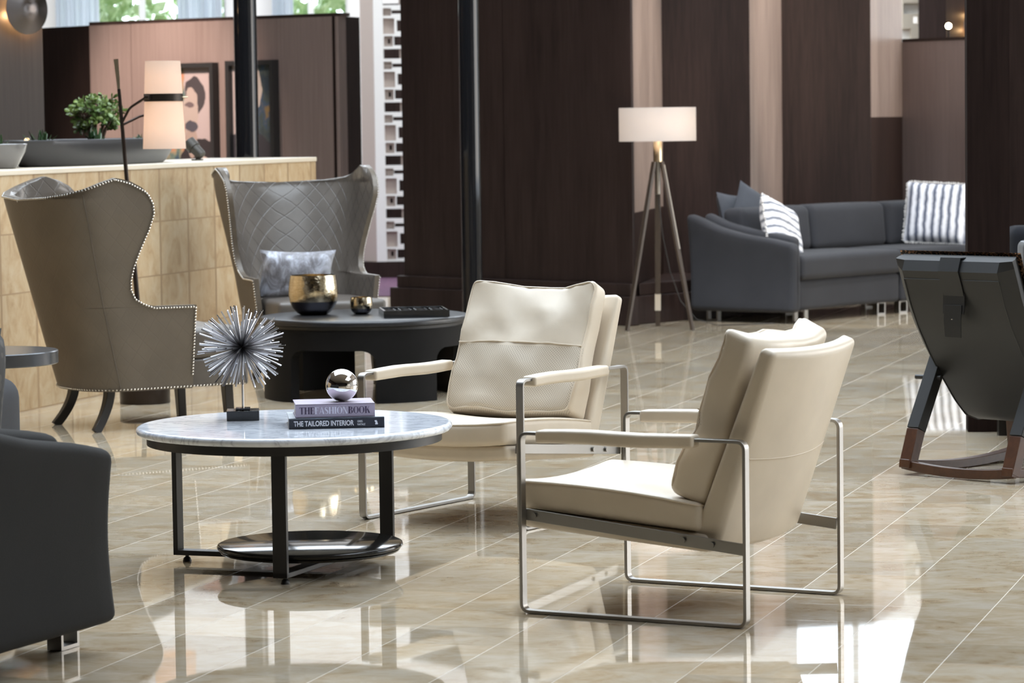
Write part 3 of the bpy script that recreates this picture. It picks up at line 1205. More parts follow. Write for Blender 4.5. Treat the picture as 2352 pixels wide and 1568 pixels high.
# ------------------------------------------------------------------ cream lounge chairs
def lounge_chair(label, loc, rz, wr_seed):
    t = thing('lounge_chair', label, 'chair', loc, rz, 'cream leather lounge chairs with steel frames')
    W2, D2, AZ = .3326, .3486, .5152
    for sx in (-1, 1):
        x = sx * W2
        loop = fillet([(x, -D2, .006), (x, D2, .006), (x, D2, AZ), (x, -D2, AZ)], .024, 6)
        fr = MB().strip(loop, (1, 0, 0), .029, .0095, True).build('side_frame', M['brushed'], t, bevel=.0015)
        for y in (-.25, .25):
            MB().box((x, y, .0008), (.026, .05, .0016)).build('glide', M['black_metal'], fr, smooth=False)
        # leather sleeve on the arm
        def armf(px, py, pz, x=x):
            return (x + px, py + .046, AZ - .006 + pz + .002 * math.sin(py * 17 + x))
        MB().rbox((.056, .492, .036), .009, 6, (0, 0, .003), armf).build('armrest_sleeve', M['cream'], t)
        # seat rail, falling towards the back
        xr = x - sx * .0195
        rail = MB().strip([(xr, .347, .281), (xr, -.344, .2135)], (0, -.097, .995), .033, .008).build('seat_rail', M['brushed'], t, bevel=.001)
        for y in (.318, -.150, -.238):
            z = lerp(.2135, .281, (y + .344) / .691)
            MB().tube([(x - sx * .0145, y, z), (x + sx * -.008, y, z)], .0085, 12).build('bolt', M['brushed'], rail)
    slope = .0767

    def zt(y):
        return .296 + (y - .367) * slope

    def shellf(px, py, pz):
        y = py + .080
        return (px, y, zt(y) - .028 + pz - .016 * (1 - (px / .30) ** 2) * (1.0 if pz < 0 else .6))
    MB().rbox((.585, .585, .050), .016, 8, (0, 0, .004), shellf).build('seat_shell', M['cream'], t)

    def seatf(px, py, pz):
        y = py + .098
        crown = .010 * (1 - (py / .285) ** 2) if pz > 0 else 0
        return (px, y + .004 * (1 - (px / .3) ** 2) * (1 if py > .2 else 0), zt(y) + .0415 + pz - .018 * (1 - (px / .30) ** 2) + crown)
    seat = MB().rbox((.590, .580, .082), .020, 10, (.004, .006, .004), seatf).build('seat_cushion', M['cream'], t)
    for zz in (.034,):
        loop = fillet([(-.293, -.286, 0), (.293, -.286, 0), (.293, .288, 0), (-.293, .288, 0)], .02, 4)
        dense = []
        for i, p in enumerate(loop):
            q = loop[(i + 1) % len(loop)]
            for k in range(6):
                dense.append(p.lerp(q, k / 6))
        MB().tube([seatf(p.x, p.y, zz) for p in dense], .0030, 6, True).build('piping', M['cream'], seat)
    # upholstered back panel, thicker at the foot, wrapping forward at the sides
    b0, b1 = Vector((0, -.208, .215)), Vector((0, -.412, .760))
    d = (b1 - b0).normalized()
    L = (b1 - b0).length
    nrm = Vector((0, d.z, -d.y))

    def backf(px, py, pz):
        k = (pz + L / 2) / L
        th = lerp(1.30, .72, k)
        p = b0 + d * (pz + L / 2) + nrm * (py * th + .036 * (px / .29) ** 2 - .020)
        wx = px * lerp(.98, 1.02, k)
        return (wx, p.y, p.z)
    bk = MB().rbox((.574, .066, L), .018, 9, (0, .006, .004), backf).build('backrest', M['cream'], t)
    MB().tube([backf(x, -.0334 - .006 * (1 - (x / .287) ** 2), -.02) for x in [-.262 + .524 * i / 30 for i in range(31)]], .0013, 6).build('back_seam', M['cream'], bk)
    # loose back cushion
    c0, c1 = Vector((0, -.118, .342)), Vector((0, -.322, .790))
    cd = (c1 - c0).normalized()
    CL = (c1 - c0).length
    cn = Vector((0, cd.z, -cd.y))

    def cushf(px, py, pz):
        k = (pz + CL / 2) / CL
        e = max(abs(px) / .27, abs(pz) / (CL / 2))
        wr = .019 * noise.noise(Vector((px * 8 + wr_seed, pz * 8, py * 4))) + .009 * noise.noise(Vector((px * 19, pz * 22 + wr_seed, 2)))
        fold = .008 * math.sin(px * 30 + 8 * pz) * max(0, (.16 - k) / .16) + .010 * math.sin(px * 26 + 2) * max(0, (k - .72) / .28)
        th = lerp(1.18, .80, k)
        y = py * th + (wr + fold) * (1 if py > 0 else .4) + .030 * (px / .27) ** 2 * (k * .9 + .1) - .012
        z = pz + CL / 2 + .010 * noise.noise(Vector((px * 6, wr_seed, py * 9))) + .006 * (px / .27) ** 2 * (1 if k > .8 else 0)
        p = c0 + cd * z + cn * y
        x = px * (1 + .015 * math.sin(k * 9)) * lerp(1.0, .99, k)
        return (x, p.y, p.z)
    mb = MB().rbox((.535, .105, CL), .022, 14, (.004, .024, 0), cushf)
    # lower half of the cushion front is perforated hide
    for i, fa in enumerate(mb.f):
        c = sum((Vector(mb.v[k]) for k in fa), Vector()) / len(fa)
        rel = c - c0
        kk = rel.dot(cd) / CL
        front = (rel - cd * rel.dot(cd)).dot(cn) > .022 and abs(c.x) < .262
        mb.mi[i] = 1 if (front and kk < .53) else 0
    cu = mb.build('back_cushion', [M['cream'], M['perforated']], t)
    loop = fillet([(-.262, .0525, -CL / 2 + .006), (.262, .0525, -CL / 2 + .006), (.262, .0525, CL / 2 - .006), (-.262, .0525, CL / 2 - .006)], .03, 4)
    dense = []
    for i, p in enumerate(loop):
        q = loop[(i + 1) % len(loop)]
        for k in range(8):
            dense.append(p.lerp(q, k / 8))
    MB().tube([cushf(p.x, .048, p.z) for p in dense], .0032, 6, True).build('piping', M['cream'], cu)
    MB().tube([Vector(cushf(-.262 + .524 * i / 40, .0525 + .024 * (1 - (i / 20 - 1) ** 2) + .001, .03 * CL - .010 * ((i / 20 - 1) ** 2))) for i in range(41)],
              .0028, 6).build('cross_seam', M['cream'], cu)
    return t


lounge_chair('cream leather lounge chair facing the marble table, backed by the dark round table', (-.066, 11.157, 0), R(147.2), 3.1)
lounge_chair('cream leather lounge chair in the foreground showing its smooth back, beside the marble table', (.4887, 9.0162, 0), R(61.3), 8.4)


# ------------------------------------------------------------------ marble coffee table and what stands on it
TC = Vector((-.6933, 9.925))
TZ = .4526
t = thing('coffee_table', 'round white marble coffee table on black flat-bar legs with a low black shelf', 'table', (TC.x, TC.y, 0))
prof = [(0, TZ - .026), (.486, TZ - .026)]
for k in range(9):
    a = -PI / 2 + PI * k / 8
    prof.append((.4878 + .013 * math.cos(a), TZ - .013 + .013 * math.sin(a)))
prof += [(.486, TZ), (0, TZ)]
MB().lathe(prof, 96).build('marble_top', M['marble'], t, angle=60)
MB().lathe([(.440, TZ - .056), (.467, TZ - .056), (.467, TZ - .026), (.440, TZ - .026), (.440, TZ - .056)], 96, cap=False).build('rim', M['black_metal'], t)
LF, LL, LR = Vector((-.712, 9.487)) - TC, Vector((-1.083, 10.055)) - TC, Vector((-.418, 10.262)) - TC
T0 = (LF + LR) / 2
BT = .016


def bar_leg(name, p, to, parent):
    dr = (to - p).normalized()
    wd = Vector((-dr.y, dr.x, 0))
    z0 = .022
    MB().strip([(p.x, p.y, z0 + .001), (p.x, p.y, TZ - .05)], wd, .047, BT).build(name, M['black_metal'], parent, bevel=.0015)


bar_leg('leg', LF, LR, t)
bar_leg('leg', LR, LF, t)
bar_leg('leg', LL, T0, t)
dr = (LR - LF).normalized()
MB().strip([(*(LF - dr * .008), .030), (*(LR + dr * .008), .030)], (-dr.y, dr.x, 0), .047, BT).build('stretcher', M['black_metal'], t, bevel=.0015)
dl = (T0 - LL).normalized()
MB().strip([(*(LL - dl * .008), .030), (*(T0 - dl * .024), .030)], (-dl.y, dl.x, 0), .047, BT).build('stretcher', M['black_metal'], t, bevel=.0015)
for p, dd in ((LF, dr), (LR, -dr), (LL, dl)):
    q = p + dd * .030
    MB().lathe([(.006, .022), (.006, .016), (.011, .012), (.014, .003), (.014, 0), (0, 0)], 16, (q.x, q.y, 0)).build('foot', M['black_metal'], t)
DC = Vector((-.6435, 9.815)) - TC
sp = T0 + (DC - T0) * .3
MB().lathe([(.034, .037), (.034, .064)], 20, (sp.x, sp.y, 0)).build('shelf_spacer', M['black_metal'], t)
prof = [(0, .058), (.272, .058), (.280, .060), (.284, .066), (.281, .069), (.2885, .071), (.2925, .077), (.2905, .084), (.284, .087), (0, .087)]
MB().lathe(prof, 80, (DC.x, DC.y, 0)).build('lower_shelf', M['black_granite'], t, angle=50)

# starburst sculpture
UB = Vector((-.868, 10.072))
u = thing('starburst_sculpture', 'silver starburst sculpture of thin rods on a small black block', 'sculpture', (UB.x, UB.y, TZ), R(4))
MB().box((0, 0, .016), (.104, .098, .032)).build('base', M['black_gloss'], u, smooth=False, bevel=.0015)
MB().box((0, 0, .0355), (.046, .046, .007)).build('base_step', M['black_gloss'], u, smooth=False)
MB().tube([(0, 0, .036), (0, 0, .215)], .0042, 10).build('stem', M['nickel'], u)
UC = Vector((0, 0, .232))
MB().lathe([(0, -.012), (.009, -.008), (.012, 0), (.009, .008), (0, .012)], 16, tuple(UC)).build('hub', M['black_metal'], u)
rodm = plain('brushed_rod', (.47, .46, .47), .28, 1.0)
nt = rodm.node_tree
tc = N(nt, 'ShaderNodeTexCoord')
sep = N(nt, 'ShaderNodeSeparateXYZ')
nt.links.new(tc.outputs['Object'], sep.inputs[0])
rd = N(nt, 'ShaderNodeMapRange')
rd.inputs['From Min'].default_value = .02
rd.inputs['From Max'].default_value = .085
nt.links.new(sep.outputs['Z'], rd.inputs['Value'])
rng = random.Random(11)
dirs = []
NR = 230
for i in range(NR):
    z = 1 - 2 * (i + .5) / NR
    ph = i * PI * (3 - math.sqrt(5))
    d = Vector((math.sqrt(1 - z * z) * math.cos(ph), math.sqrt(1 - z * z) * math.sin(ph), z))
    d = (d + Vector((rng.uniform(-.11, .11), rng.uniform(-.11, .11), rng.uniform(-.11, .11)))).normalized()
    if d.z < -.93:
        continue
    dirs.append((d, rng.uniform(.124, .147)))
# rods that face the viewer show largest: the first hundred are single parts
dirs.sort(key=lambda q: q[0].y)
pick = dirs[:100]
rest = dirs[100:]
rod_mesh = None
for d, L in pick:
    rot = d.to_track_quat('Z', 'Y').to_matrix() @ Matrix.Rotation(rng.uniform(0, PI), 3, 'Z')
    if rod_mesh is None:
        o = MB().box((0, 0, .0755), (.0036, .0036, .139)).build('rod', rodm, u, smooth=False)
        rod_mesh = o.data
    else:
        o = bpy.data.objects.new('rod', rod_mesh)
        COL.objects.link(o)
        o.parent = u
    o.location = UC
    o.rotation_euler = rot.to_euler()
    o.scale = (1, 1, L / .145)
mb = MB()
for d, L in rest:
    rot = d.to_track_quat('Z', 'Y').to_matrix() @ Matrix.Rotation(rng.uniform(0, PI), 3, 'Z')
    mb.box(UC + d * (L / 2 + .003), (.0036, .0036, L - .006), rot)
o = mb.build('rear_rods', rodm, u, smooth=False, weld=False)
o['kind'] = 'stuff'


# books and the steel ball
def poly_text(word, h, height_mb):
    """high contrast serif capitals drawn as strokes; returns advance"""
    K, T = .21, .050           # thick and thin strokes, in cap heights
    x = 0.0
    out = []

    def rect(x0, z0, x1, z1):
        out.append([(x0, z0), (x1, z0), (x1, z1), (x0, z1)])

    def quad(a, b, c, d):
        out.append([a, b, c, d])

    def arc(cx, cz, rx, rz, a0, a1, ti, to, n=14):
        for k in range(n):
            b0, b1 = lerp(a0, a1, k / n), lerp(a0, a1, (k + 1) / n)

            def pt(a, w):
                s = abs(math.cos(a))
                th = lerp(T, K, s ** 1.5)
                rr = 0 if w else th
                return (cx + (rx - rr) * math.cos(a), cz + (rz - lerp(T, T, s) * (0 if w else 1)) * math.sin(a))
            out.append([pt(b0, 1), pt(b1, 1), pt(b1, 0), pt(b0, 0)])
    for ch in word:
        if ch == 'T':
            rect(x, 1 - T, x + .72, 1)
            rect(x + .255, 0, x + .255 + K, 1)
            quad((x, 1), (x, .80), (x + .03, .80), (x + .06, 1))
            quad((x + .72, 1), (x + .66, 1), (x + .69, .80), (x + .72, .80))
            w = .72
        elif ch == 'H':
            rect(x + .06, 0, x + .06 + K, 1)
            rect(x + .56, 0, x + .56 + K, 1)
            rect(x + .06, .49, x + .77, .49 + T)
            for q in (.0, .5):
                rect(x + q, 0, x + q + .33, T * .8)
                rect(x + q, 1 - T * .8, x + q + .33, 1)
            w = .83
        elif ch in 'EF':
            rect(x + .06, 0, x + .06 + K, 1)
            rect(x, 1 - T, x + .62, 1)
            rect(x + .06, .50, x + .48, .50 + T)
            quad((x + .62, 1), (x + .57, 1), (x + .60, .76), (x + .62, .76))
            quad((x + .46, .40), (x + .48, .40), (x + .48, .65), (x + .46, .65))
            if ch == 'E':
                rect(x, 0, x + .64, T)
                quad((x + .64, 0), (x + .64, .26), (x + .62, .26), (x + .58, 0))
            else:
                rect(x, 0, x + .36, T * .8)
            w = .66
        elif ch == 'A':
            quad((x, 0), (x + T * 1.1, 0), (x + .40, 1), (x + .34, 1))
            quad((x + .52, 0), (x + .52 + K * 1.1, 0), (x + .42, 1), (x + .34, 1))
            rect(x + .14, .30, x + .58, .30 + T)
            w = .76
        elif ch == 'S':
            pts = [(.50, .80), (.44, .93), (.28, .985), (.13, .90), (.10, .74), (.22, .60), (.38, .47), (.50, .33), (.47, .12), (.30, .015), (.13, .06), (.06, .22)]
            ws = [.02, .05, .05, .10, .15, .20, .22, .18, .12, .05, .05, .02]
            for k in range(len(pts) - 1):
                (ax, az), (bx, bz) = pts[k], pts[k + 1]
                dx, dz = bx - ax, bz - az
                l = math.hypot(dx, dz)
                nx, nz = -dz / l, dx / l
                w0, w1 = ws[k] / 2, ws[k + 1] / 2
                out.append([(x + ax + nx * w0, az + nz * w0), (x + ax - nx * w0, az - nz * w0),
                            (x + bx - nx * w1, bz - nz * w1), (x + bx + nx * w1, bz + nz * w1)])
            w = .58
        elif ch == 'I':
            rect(x + .06, 0, x + .06 + K, 1)
            rect(x, 0, x + .33, T * .8)
            rect(x, 1 - T * .8, x + .33, 1)
            w = .36
        elif ch == 'O':
            arc(x + .41, .5, .41, .51, 0, 2 * PI, 0, 0, 32)
            w = .84
        elif ch == 'N':
            rect(x + .06, 0, x + .06 + T, 1)
            rect(x + .66, 0, x + .66 + T, 1)
            quad((x + .54, 0), (x + .70, 0), (x + .24, 1), (x + .03, 1))
            rect(x, 0, x + .18, T * .8)
            rect(x + .58, 1 - T * .8, x + .80, 1)
            w = .82
        elif ch == 'B':
            rect(x + .06, 0, x + .06 + K, 1)
            rect(x, 0, x + .38, T)
            rect(x, 1 - T, x + .38, 1)
            rect(x + .06, .50, x + .38, .50 + T)
            arc(x + .34, .765, .27, .235, -PI / 2, PI / 2, 0, 0)
            arc(x + .36, .265, .31, .275, -PI / 2, PI / 2, 0, 0)
            w = .72
        elif ch == 'K':
            rect(x + .06, 0, x + .06 + K, 1)
            quad((x + .24, .42), (x + .30, .42), (x + .68, 1), (x + .62, 1))
            quad((x + .54, 0), (x + .80, 0), (x + .47, .66), (x + .36, .52))
            rect(x, 0, x + .33, T * .8)
            rect(x, 1 - T * .8, x + .33, 1)
            w = .82
        x += w + .03
    for q in out:
        height_mb.append([(px * h, pz * h) for px, pz in q])
    return x * h


def text_mesh(name, body, size, mat, parent, loc, offset=0.0):
    cu = bpy.data.curves.new(name, 'FONT')
    cu.body = body
    cu.size = size
    cu.offset = offset
    cu.fill_mode = 'FRONT'
    tmp = bpy.data.objects.new(name + '_curve', cu)
    COL.objects.link(tmp)
    dg = bpy.context.evaluated_depsgraph_get()
    me = bpy.data.meshes.new_from_object(tmp.evaluated_get(dg))
    bpy.data.objects.remove(tmp)
    bpy.data.curves.remove(cu)
    me.materials.clear()
    me.materials.append(mat)
    o = bpy.data.objects.new(name, me)
    COL.objects.link(o)
    o.parent = parent
    o.location = loc
    o.rotation_euler = (PI / 2, 0, 0)
    w = max(v.co.x for v in me.vertices) - min(v.co.x for v in me.vertices)
    return o, w


def book(name, label, loc, rz, w, dpt, h, cover, page, top=None):
    b = thing(name, label, 'book', loc, rz, 'books on the marble table')
    MB().box((0, .001 + dpt / 2, h / 2), (w - .008, dpt - .006, h - .007)).build('pages', page, b, smooth=False)
    MB().box((0, dpt / 2, .00175), (w, dpt, .0035)).build('back_cover', cover, b, smooth=False, bevel=.0008)
    MB().box((0, dpt / 2, h - .00175), (w, dpt, .0035)).build('front_cover', top or cover, b, smooth=False, bevel=.0008)
    MB().box((0, .002, h / 2), (w, .004, h)).build('spine', cover, b, smooth=False, bevel=.0008)
    return b


BH1, BH2 = .0335, .0425
b1 = book('book', 'wide thin navy hardback under the lilac book on the marble table', (-.5485, 9.737, TZ), R(5.8), .297, .225, BH1, M['ink_navy'], M['paper'], M['pale_cover'])
o, w = text_mesh('title_lettering', 'THE TAILORED INTERIOR', .0225, M['white_ink'], b1, (-.1335, -.0006, .0090), .00055)
o.scale = (.187 / w, 1.0, 1)
o, w = text_mesh('author_lettering', 'GREG', .0088, M['white_ink'], b1, (.064, -.0006, .0180), .0001)
o.scale = (.016 / w, 1, 1)
o, w = text_mesh('author_lettering', 'NATALE', .0088, M['white_ink'], b1, (.064, -.0006, .0085), .0001)
o.scale = (.024 / w, 1, 1)
mk = MB()
for q in (((.118, .019), (.125, .019), (.125, .023), (.118, .023)), ((.1195, .010), (.128, .010), (.128, .0135), (.1195, .0135)),
          ((.121, .0135), (.127, .0135), (.1265, .019), (.1195, .019))):
    mk.add([(x - .0, -.0006, z) for x, z in q], [(0, 1, 2, 3)])
mk.build('publisher_mark', M['white_ink'], b1, smooth=False)

b2 = book('book', 'thick lilac hardback on top of the navy book, carrying the steel ball', (-.553, 9.748, TZ + BH1), R(6.5), .247, .185, BH2, M['lilac'], M['paper'])
lx = 0
CH = .0215
for word, mat in (('THE', M['plum_ink']), ('FASHION', M['pale_ink']), ('BOOK', M['plum_ink'])):
    polys = []
    adv = poly_text(word, CH, polys)
    mb = MB()
    for q in polys:
        mb.add([(lx + px, 0, pz) for px, pz in q], [(0, 1, 2, 3)])
    lt = mb.build('title_lettering', mat, b2, smooth=False, weld=False)
    lx += adv
    lt['label'] = {'THE': 'dark word THE', 'FASHION': 'pale word FASHION', 'BOOK': 'dark word BOOK'}[word]
for ch in b2.children:
    if ch.name.startswith('title_lettering'):
        ch.location = (-.1115, -.0008, .0115)
        ch.scale = (.221 / lx, 1, 1)
ball = MB()
ball.lathe([(.0510 * math.sin(PI * k / 32), -.0510 * math.cos(PI * k / 32)) for k in range(33)], 48)
ball_o = ball.build('steel_ball', plain('mirror_steel', (.74, .72, .72), .05, 1.0))
ball_o.location = (-.536, 9.835, TZ + BH1 + BH2 + .0508)
tag(ball_o, 'polished steel ball resting on the lilac book', 'ornament')


# ------------------------------------------------------------------ dark round table and its pieces
DT = Vector((-.76, 16.13))
DZ = .415
t = thing('drum_table', 'dark round drum table with four arched openings, behind the cream chair', 'table', (DT.x, DT.y, 0))
MB().lathe([(0, DZ - .034), (.520, DZ - .034), (.534, DZ - .028), (.536, DZ - .012), (.530, DZ - .002), (.52, DZ), (0, DZ)], 96).build('tabletop', leather('crackled_black_lacquer', (.009, .009, .010), .33, .25, 120, .25), t, angle=50)
MB().lathe([(.50, DZ - .05), (.512, DZ - .05), (.512, DZ - .034), (.50, DZ - .034)], 96).build('shadow_gap', M['black_metal'], t)
dwood = bpy.data.materials.get('black_stained_ash') or leather('black_stained_ash', (.0060, .0057, .0058), .55, .2, 140, .15)
dwood.node_tree.nodes['Principled BSDF'].inputs['Specular IOR Level'].default_value = .10
RO, RI = .518, .462
az0 = .265
MB().lathe([(RI, az0), (RO, az0), (RO, DZ - .05), (RI, DZ - .05), (RI, az0)], 96, cap=False).build('apron', dwood, t)
for k in range(4):
    ca = R(90 - (242 + 90 * k)) - R(0)      # bearing measured clockwise from straight back
    mbl = MB()
    rows = [(0.0, 19), (.20, 19), (.225, 19.6), (.243, 21.0), (.256, 23.2), (az0, 26.2)]
    for (z0, h0), (z1, h1) in zip(rows, rows[1:]):
        n = 12
        vs = []
        for z, h in ((z0, h0), (z1, h1)):
            for rr in (RI, RO):
                for i in range(n + 1):
                    a = ca + R(lerp(-h, h, i / n))
                    vs.append((rr * math.cos(a), rr * math.sin(a), z))
        m1 = n + 1
        fs = []
        for i in range(n):
            fs.append((m1 + i, m1 + i + 1, 3 * m1 + i + 1, 3 * m1 + i))
            fs.append((i + 1, i, 2 * m1 + i, 2 * m1 + i + 1))
        fs.append((0, m1, 3 * m1, 2 * m1))
        fs.append((m1 - 1 + m1, m1 - 1, 2 * m1 + n, 3 * m1 + n))
        if z0 == 0:
            for i in range(n):
                fs.append((i, i + 1, m1 + i + 1, m1 + i))
        mbl.add(vs, fs)
    mbl.build('leg', dwood, t)


def pot(name, label, x, y, z, r, h, group=None):
    o = thing(name, label, 'vase', (x, y, z))
    out = [(0, 0), (.50, .0), (.66, .05), (.84, .18), (.95, .34), (1.0, .52), (.99, .68), (.96, .84), (.93, .95), (.915, 1.0)]
    body = [(a * r, b * h) for a, b in out]
    inner = [(.89 * r, h), (.905 * r, .95 * h), (.95 * r, .68 * h), (.95 * r, .45 * h), (.8 * r, .18 * h), (0, .08 * h)]
    MB().lathe(body + inner, 64).build('glazed_body', M['gold'], o, angle=50)
    low = [(a * r * 1.004, b * h) for a, b in out[:5]]
    low[0] = (0, .0005)
    MB().lathe(low, 64, cap=False).build('base_reflection', M['table_reflection'], o, angle=50)  # dark band paints the table's reflection onto the lower body
    return o


pot('vase', 'large round gold glazed vase with a painted dark reflection on the drum table', -1.022, 16.20, DZ, .1285, .205)
pot('vase', 'small gold glazed bowl beside the tray on the drum table', -.775, 16.19, DZ, .0590, .088)
tr = thing('tray', 'black lacquer tray with glossy compartments at the edge of the drum table', 'tray', (-.50, 16.03, DZ), R(7))
MB().box((0, 0, .0055), (.335, .33, .011)).build('tray_base', M['black_gloss'], tr, smooth=False)
for c, d in (((0, -.160, .0235), (.335, .010, .025)), ((0, .160, .0235), (.335, .010, .025)), ((-.1625, 0, .0235), (.010, .310, .025)), ((.1625, 0, .0235), (.010, .310, .025))):
    MB().box(c, d).build('tray_wall', M['black_gloss'], tr, smooth=False, bevel=.001)
for i in range(4):
    for j in range(4):
        MB().lathe([(0, 0), (.030, 0), (.034, .012), (.034, .017), (.028, .013), (0, .008)], 20, (-.12 + .08 * i, -.115 + .077 * j, .0112)).build('tray_dish', M['black_granite'], tr)


# ------------------------------------------------------------------ wing chairs
YF = [(.185, .150), (.40, .152), (.55, .155), (.572, .156), (.5735, .150), (.575, -.050), (.585, -.105), (.610, -.148), (.655, -.172), (.70, -.174), (.755, -.164),
      (.835, -.136), (.93, -.097), (1.0, -.078), (1.045, -.084), (1.085, -.107), (1.12, -.142), (1.147, -.195), (1.160, -.240), (1.166, -.270)]
TOPB = [(1.056, -.62), (1.064, -.60), (1.080, -.555), (1.106, -.460), (1.135, -.375), (1.155, -.315), (1.166, -.270)]


def wc_w(z):
    return interp([(.18, .300), (.45, .335), (.575, .348), (.80, .385), (1.0, .420), (1.17, .435)], z)


def wc_yc(z):
    return interp([(.18, -.345), (.44, -.412), (.70, -.475), (1.06, -.562), (1.17, -.58)], z)


def wc_plan(s, z):
    """s 0 at the middle of the back, 1 where the straight side begins (corner), then metres along the side"""
    w, yc = wc_w(z), wc_yc(z)
    cd = .235
    if s <= 1:
        a = s * PI / 2
        return Vector((w * math.sin(a) ** .82, yc + cd * (1 - math.cos(a) ** .82), z))
    return Vector((w + .015 * (s - 1), yc + cd + (s - 1), z))


def wc_s_at_y(y, z):
    w, yc = wc_w(z), wc_yc(z)
    cd = .235
    if y >= yc + cd:
        return 1 + (y - yc - cd)
    k = max(0, min(1, 1 - (y - yc) / cd))
    return math.acos(min(1, k ** (1 / .82))) / (PI / 2)


def wing_chair(label, loc, rz):
    t = thing('wing_chair', label, 'chair', loc, rz, 'quilted taupe leather wing chairs')
    rows = [z for z, _ in YF]
    extra = [.25, .32, .48, .525, .63, .68, .73, .79, .88, .97, 1.02, 1.056, 1.066, 1.075, 1.10, 1.135, 1.154]
    rows = sorted(set(rows + extra))
    NU = 26

    def s_rng(z):
        s0 = 0 if z <= 1.056 else wc_s_at_y(interp(TOPB, z), z)
        s1 = wc_s_at_y(interp(YF, z), z)
        return s0, max(s1, s0)

    def surf(z, u, off):
        s0, s1 = s_rng(z)
        s = lerp(s0, s1, u)
        p = wc_plan(s, z)
        e = 1e-3
        q1, q0 = wc_plan(s + e, z), wc_plan(max(0, s - e), z)
        tx = (q1 - q0)
        tx.z = 0
        tx.normalize()
        n = Vector((tx.y, -tx.x, 0))      # outward on the right hand side
        return p + n * off
    TH = .052

    def lip(z, u):
        """roll the shell in at its free edges"""
        return 0
    for skin in ('outer', 'inner'):
        pass
    mb = MB()
    cols = [0, .04, .09] + [.09 + .82 * i / (NU - 6) for i in range(1, NU - 6)] + [.91, .95, .98, 1.0]
    nv, nu = len(rows), len(cols)

    def add_skin(sg, mi):
        """sg +1/-1 side of the chair, mi 0 outer, 1 inner"""
        base = len(mb.v)
        for i, uu in enumerate(cols):
            for j, z in enumerate(rows):
                p = surf(z, uu, 0 if mi == 0 else -TH * lerp(.50, 1, min(1, (1 - uu) * 7)) * lerp(.55, 1, min(1, uu * 7 if z > 1.056 else max(0, 1.056 - z) * 12 + uu * 7)))
                if mi == 1:
                    k = max(0, 1 - abs(z - .62) / .45)
                    p = p + Vector((0, 0, 0))
                x = p.x
                if uu == 0 and z <= 1.056:
                    x = 0
                mb.v.append((sg * x, p.y, p.z))
                s0, s1 = s_rng(z)
                mb.uv[len(mb.v) - 1] = (sg * (lerp(s0, s1, uu) * .48 if lerp(s0, s1, uu) < 1 else .48 + lerp(s0, s1, uu) - 1), z)
        idx = lambda i, j: base + i * nv + j
        for i in range(nu - 1):
            for j in range(nv - 1):
                q = (idx(i, j), idx(i + 1, j), idx(i + 1, j + 1), idx(i, j + 1))
                if (sg > 0) == (mi == 1):
                    q = q[::-1]
                mb.f.append(q)
                mb.mi.append(mi)
        return base
    bases = {}
    for sg in (1, -1):
        for mi in (0, 1):
            bases[sg, mi] = add_skin(sg, mi)

    # rim strips joining the two skins: front edge (u = 1), top edge (u = 0 above the valley), bottom
    for sg in (1, -1):
        bo, bi = bases[sg, 0], bases[sg, 1]

        def rim(ii):
            # rounded rim: two extra rows bulging outward
            for a, b in zip(ii, ii[1:]):
                q = (bo + a, bo + b, bi + b, bi + a)
                mb.f.append(q if sg > 0 else q[::-1])
                mb.mi.append(0)
        rim([(nu - 1) * nv + j for j in range(nv)])
        jv = rows.index(1.056)
        rim([j for j in range(nv - 1, jv - 1, -1)])
        rim([i * nv for i in range(nu)])
    sh = mb.build('shell', [M['taupe_shell'], M['quilt']], t, angle=50, weld=False)
    wd = sh.modifiers.new('weld', 'WELD')
    wd.merge_threshold = .0006
    bv = sh.modifiers.new('bevel', 'BEVEL')
    bv.width = .010
    bv.segments = 3
    bv.limit_method = 'ANGLE'
    bv.angle_limit = R(55)
    # seams on the outer back
    for sg in (1, -1):
        pts = []
        for k in range(24):
            z = lerp(.19, 1.09, k / 23)
            p = wc_plan(.80, z)
            pts.append((sg * (p.x + .0005), p.y - .0012, z))
        MB().tube(pts, .0018, 6).build('back_seam', M['taupe'], sh)
    # nail heads: along the free edge of the shell and round the foot
    def beads(path, step, parent, off=.0):
        m = MB()
        acc = 0
        for a, b in zip(path, path[1:]):
            a, b = Vector(a), Vector(b)
            l = (b - a).length
            while acc <= l and l > 0:
                c = a.lerp(b, acc / l)
                r = .0052
                m.lathe([(0, -r), (r * .8, -r * .6), (r, 0), (r * .8, r * .6), (0, r)], 6, tuple(c))
                acc += step
            acc -= l
        o = m.build('nailhead_trim', M['nail'], parent, weld=False)
        o['kind'] = 'stuff'
        return o
    for sg in (1, -1):
        edge = []
        for z in [r for r in rows if r >= .19]:
            p = surf(z, 1.0, .004)
            edge.append((sg * p.x, p.y - .006, p.z - (.010 if .572 <= z <= .576 or z > 1.10 else 0)))
        for z in [r for r in rows[::-1] if r > 1.056]:
            p = surf(z, 0.0, .004)
            edge.append((sg * p.x, p.y - .002, p.z - .007))
        beads(edge, .0142, sh)
    foot = [(-.30, .43), (.30, .43)]
    path = []
    for k in range(40):
        p = wc_plan(interp([(0, 0), (1, wc_s_at_y(.15, .192))], k / 39), .194)
        path.append((p.x + .003, p.y - (.003 if k < 25 else 0), .194))
    full = [(-x, y, z) for x, y, z in path[::-1]] + path
    beads(full, .0165, sh)
    # seat deck, apron and cushion; the cushion steps out in front of the arms
    def ap(px, py, pz):
        y = py + .055
        k = interp([(-.33, .30), (-.25, .60), (-.12, .82), (0, .90), (.14, .90), (.17, 1.0)], y)
        return (px * k, y, pz + .252)
    dk = MB().rbox((.600, .775, .130), .012, 8, (0, 0, 0), ap).build('seat_deck', M['taupe'], t)
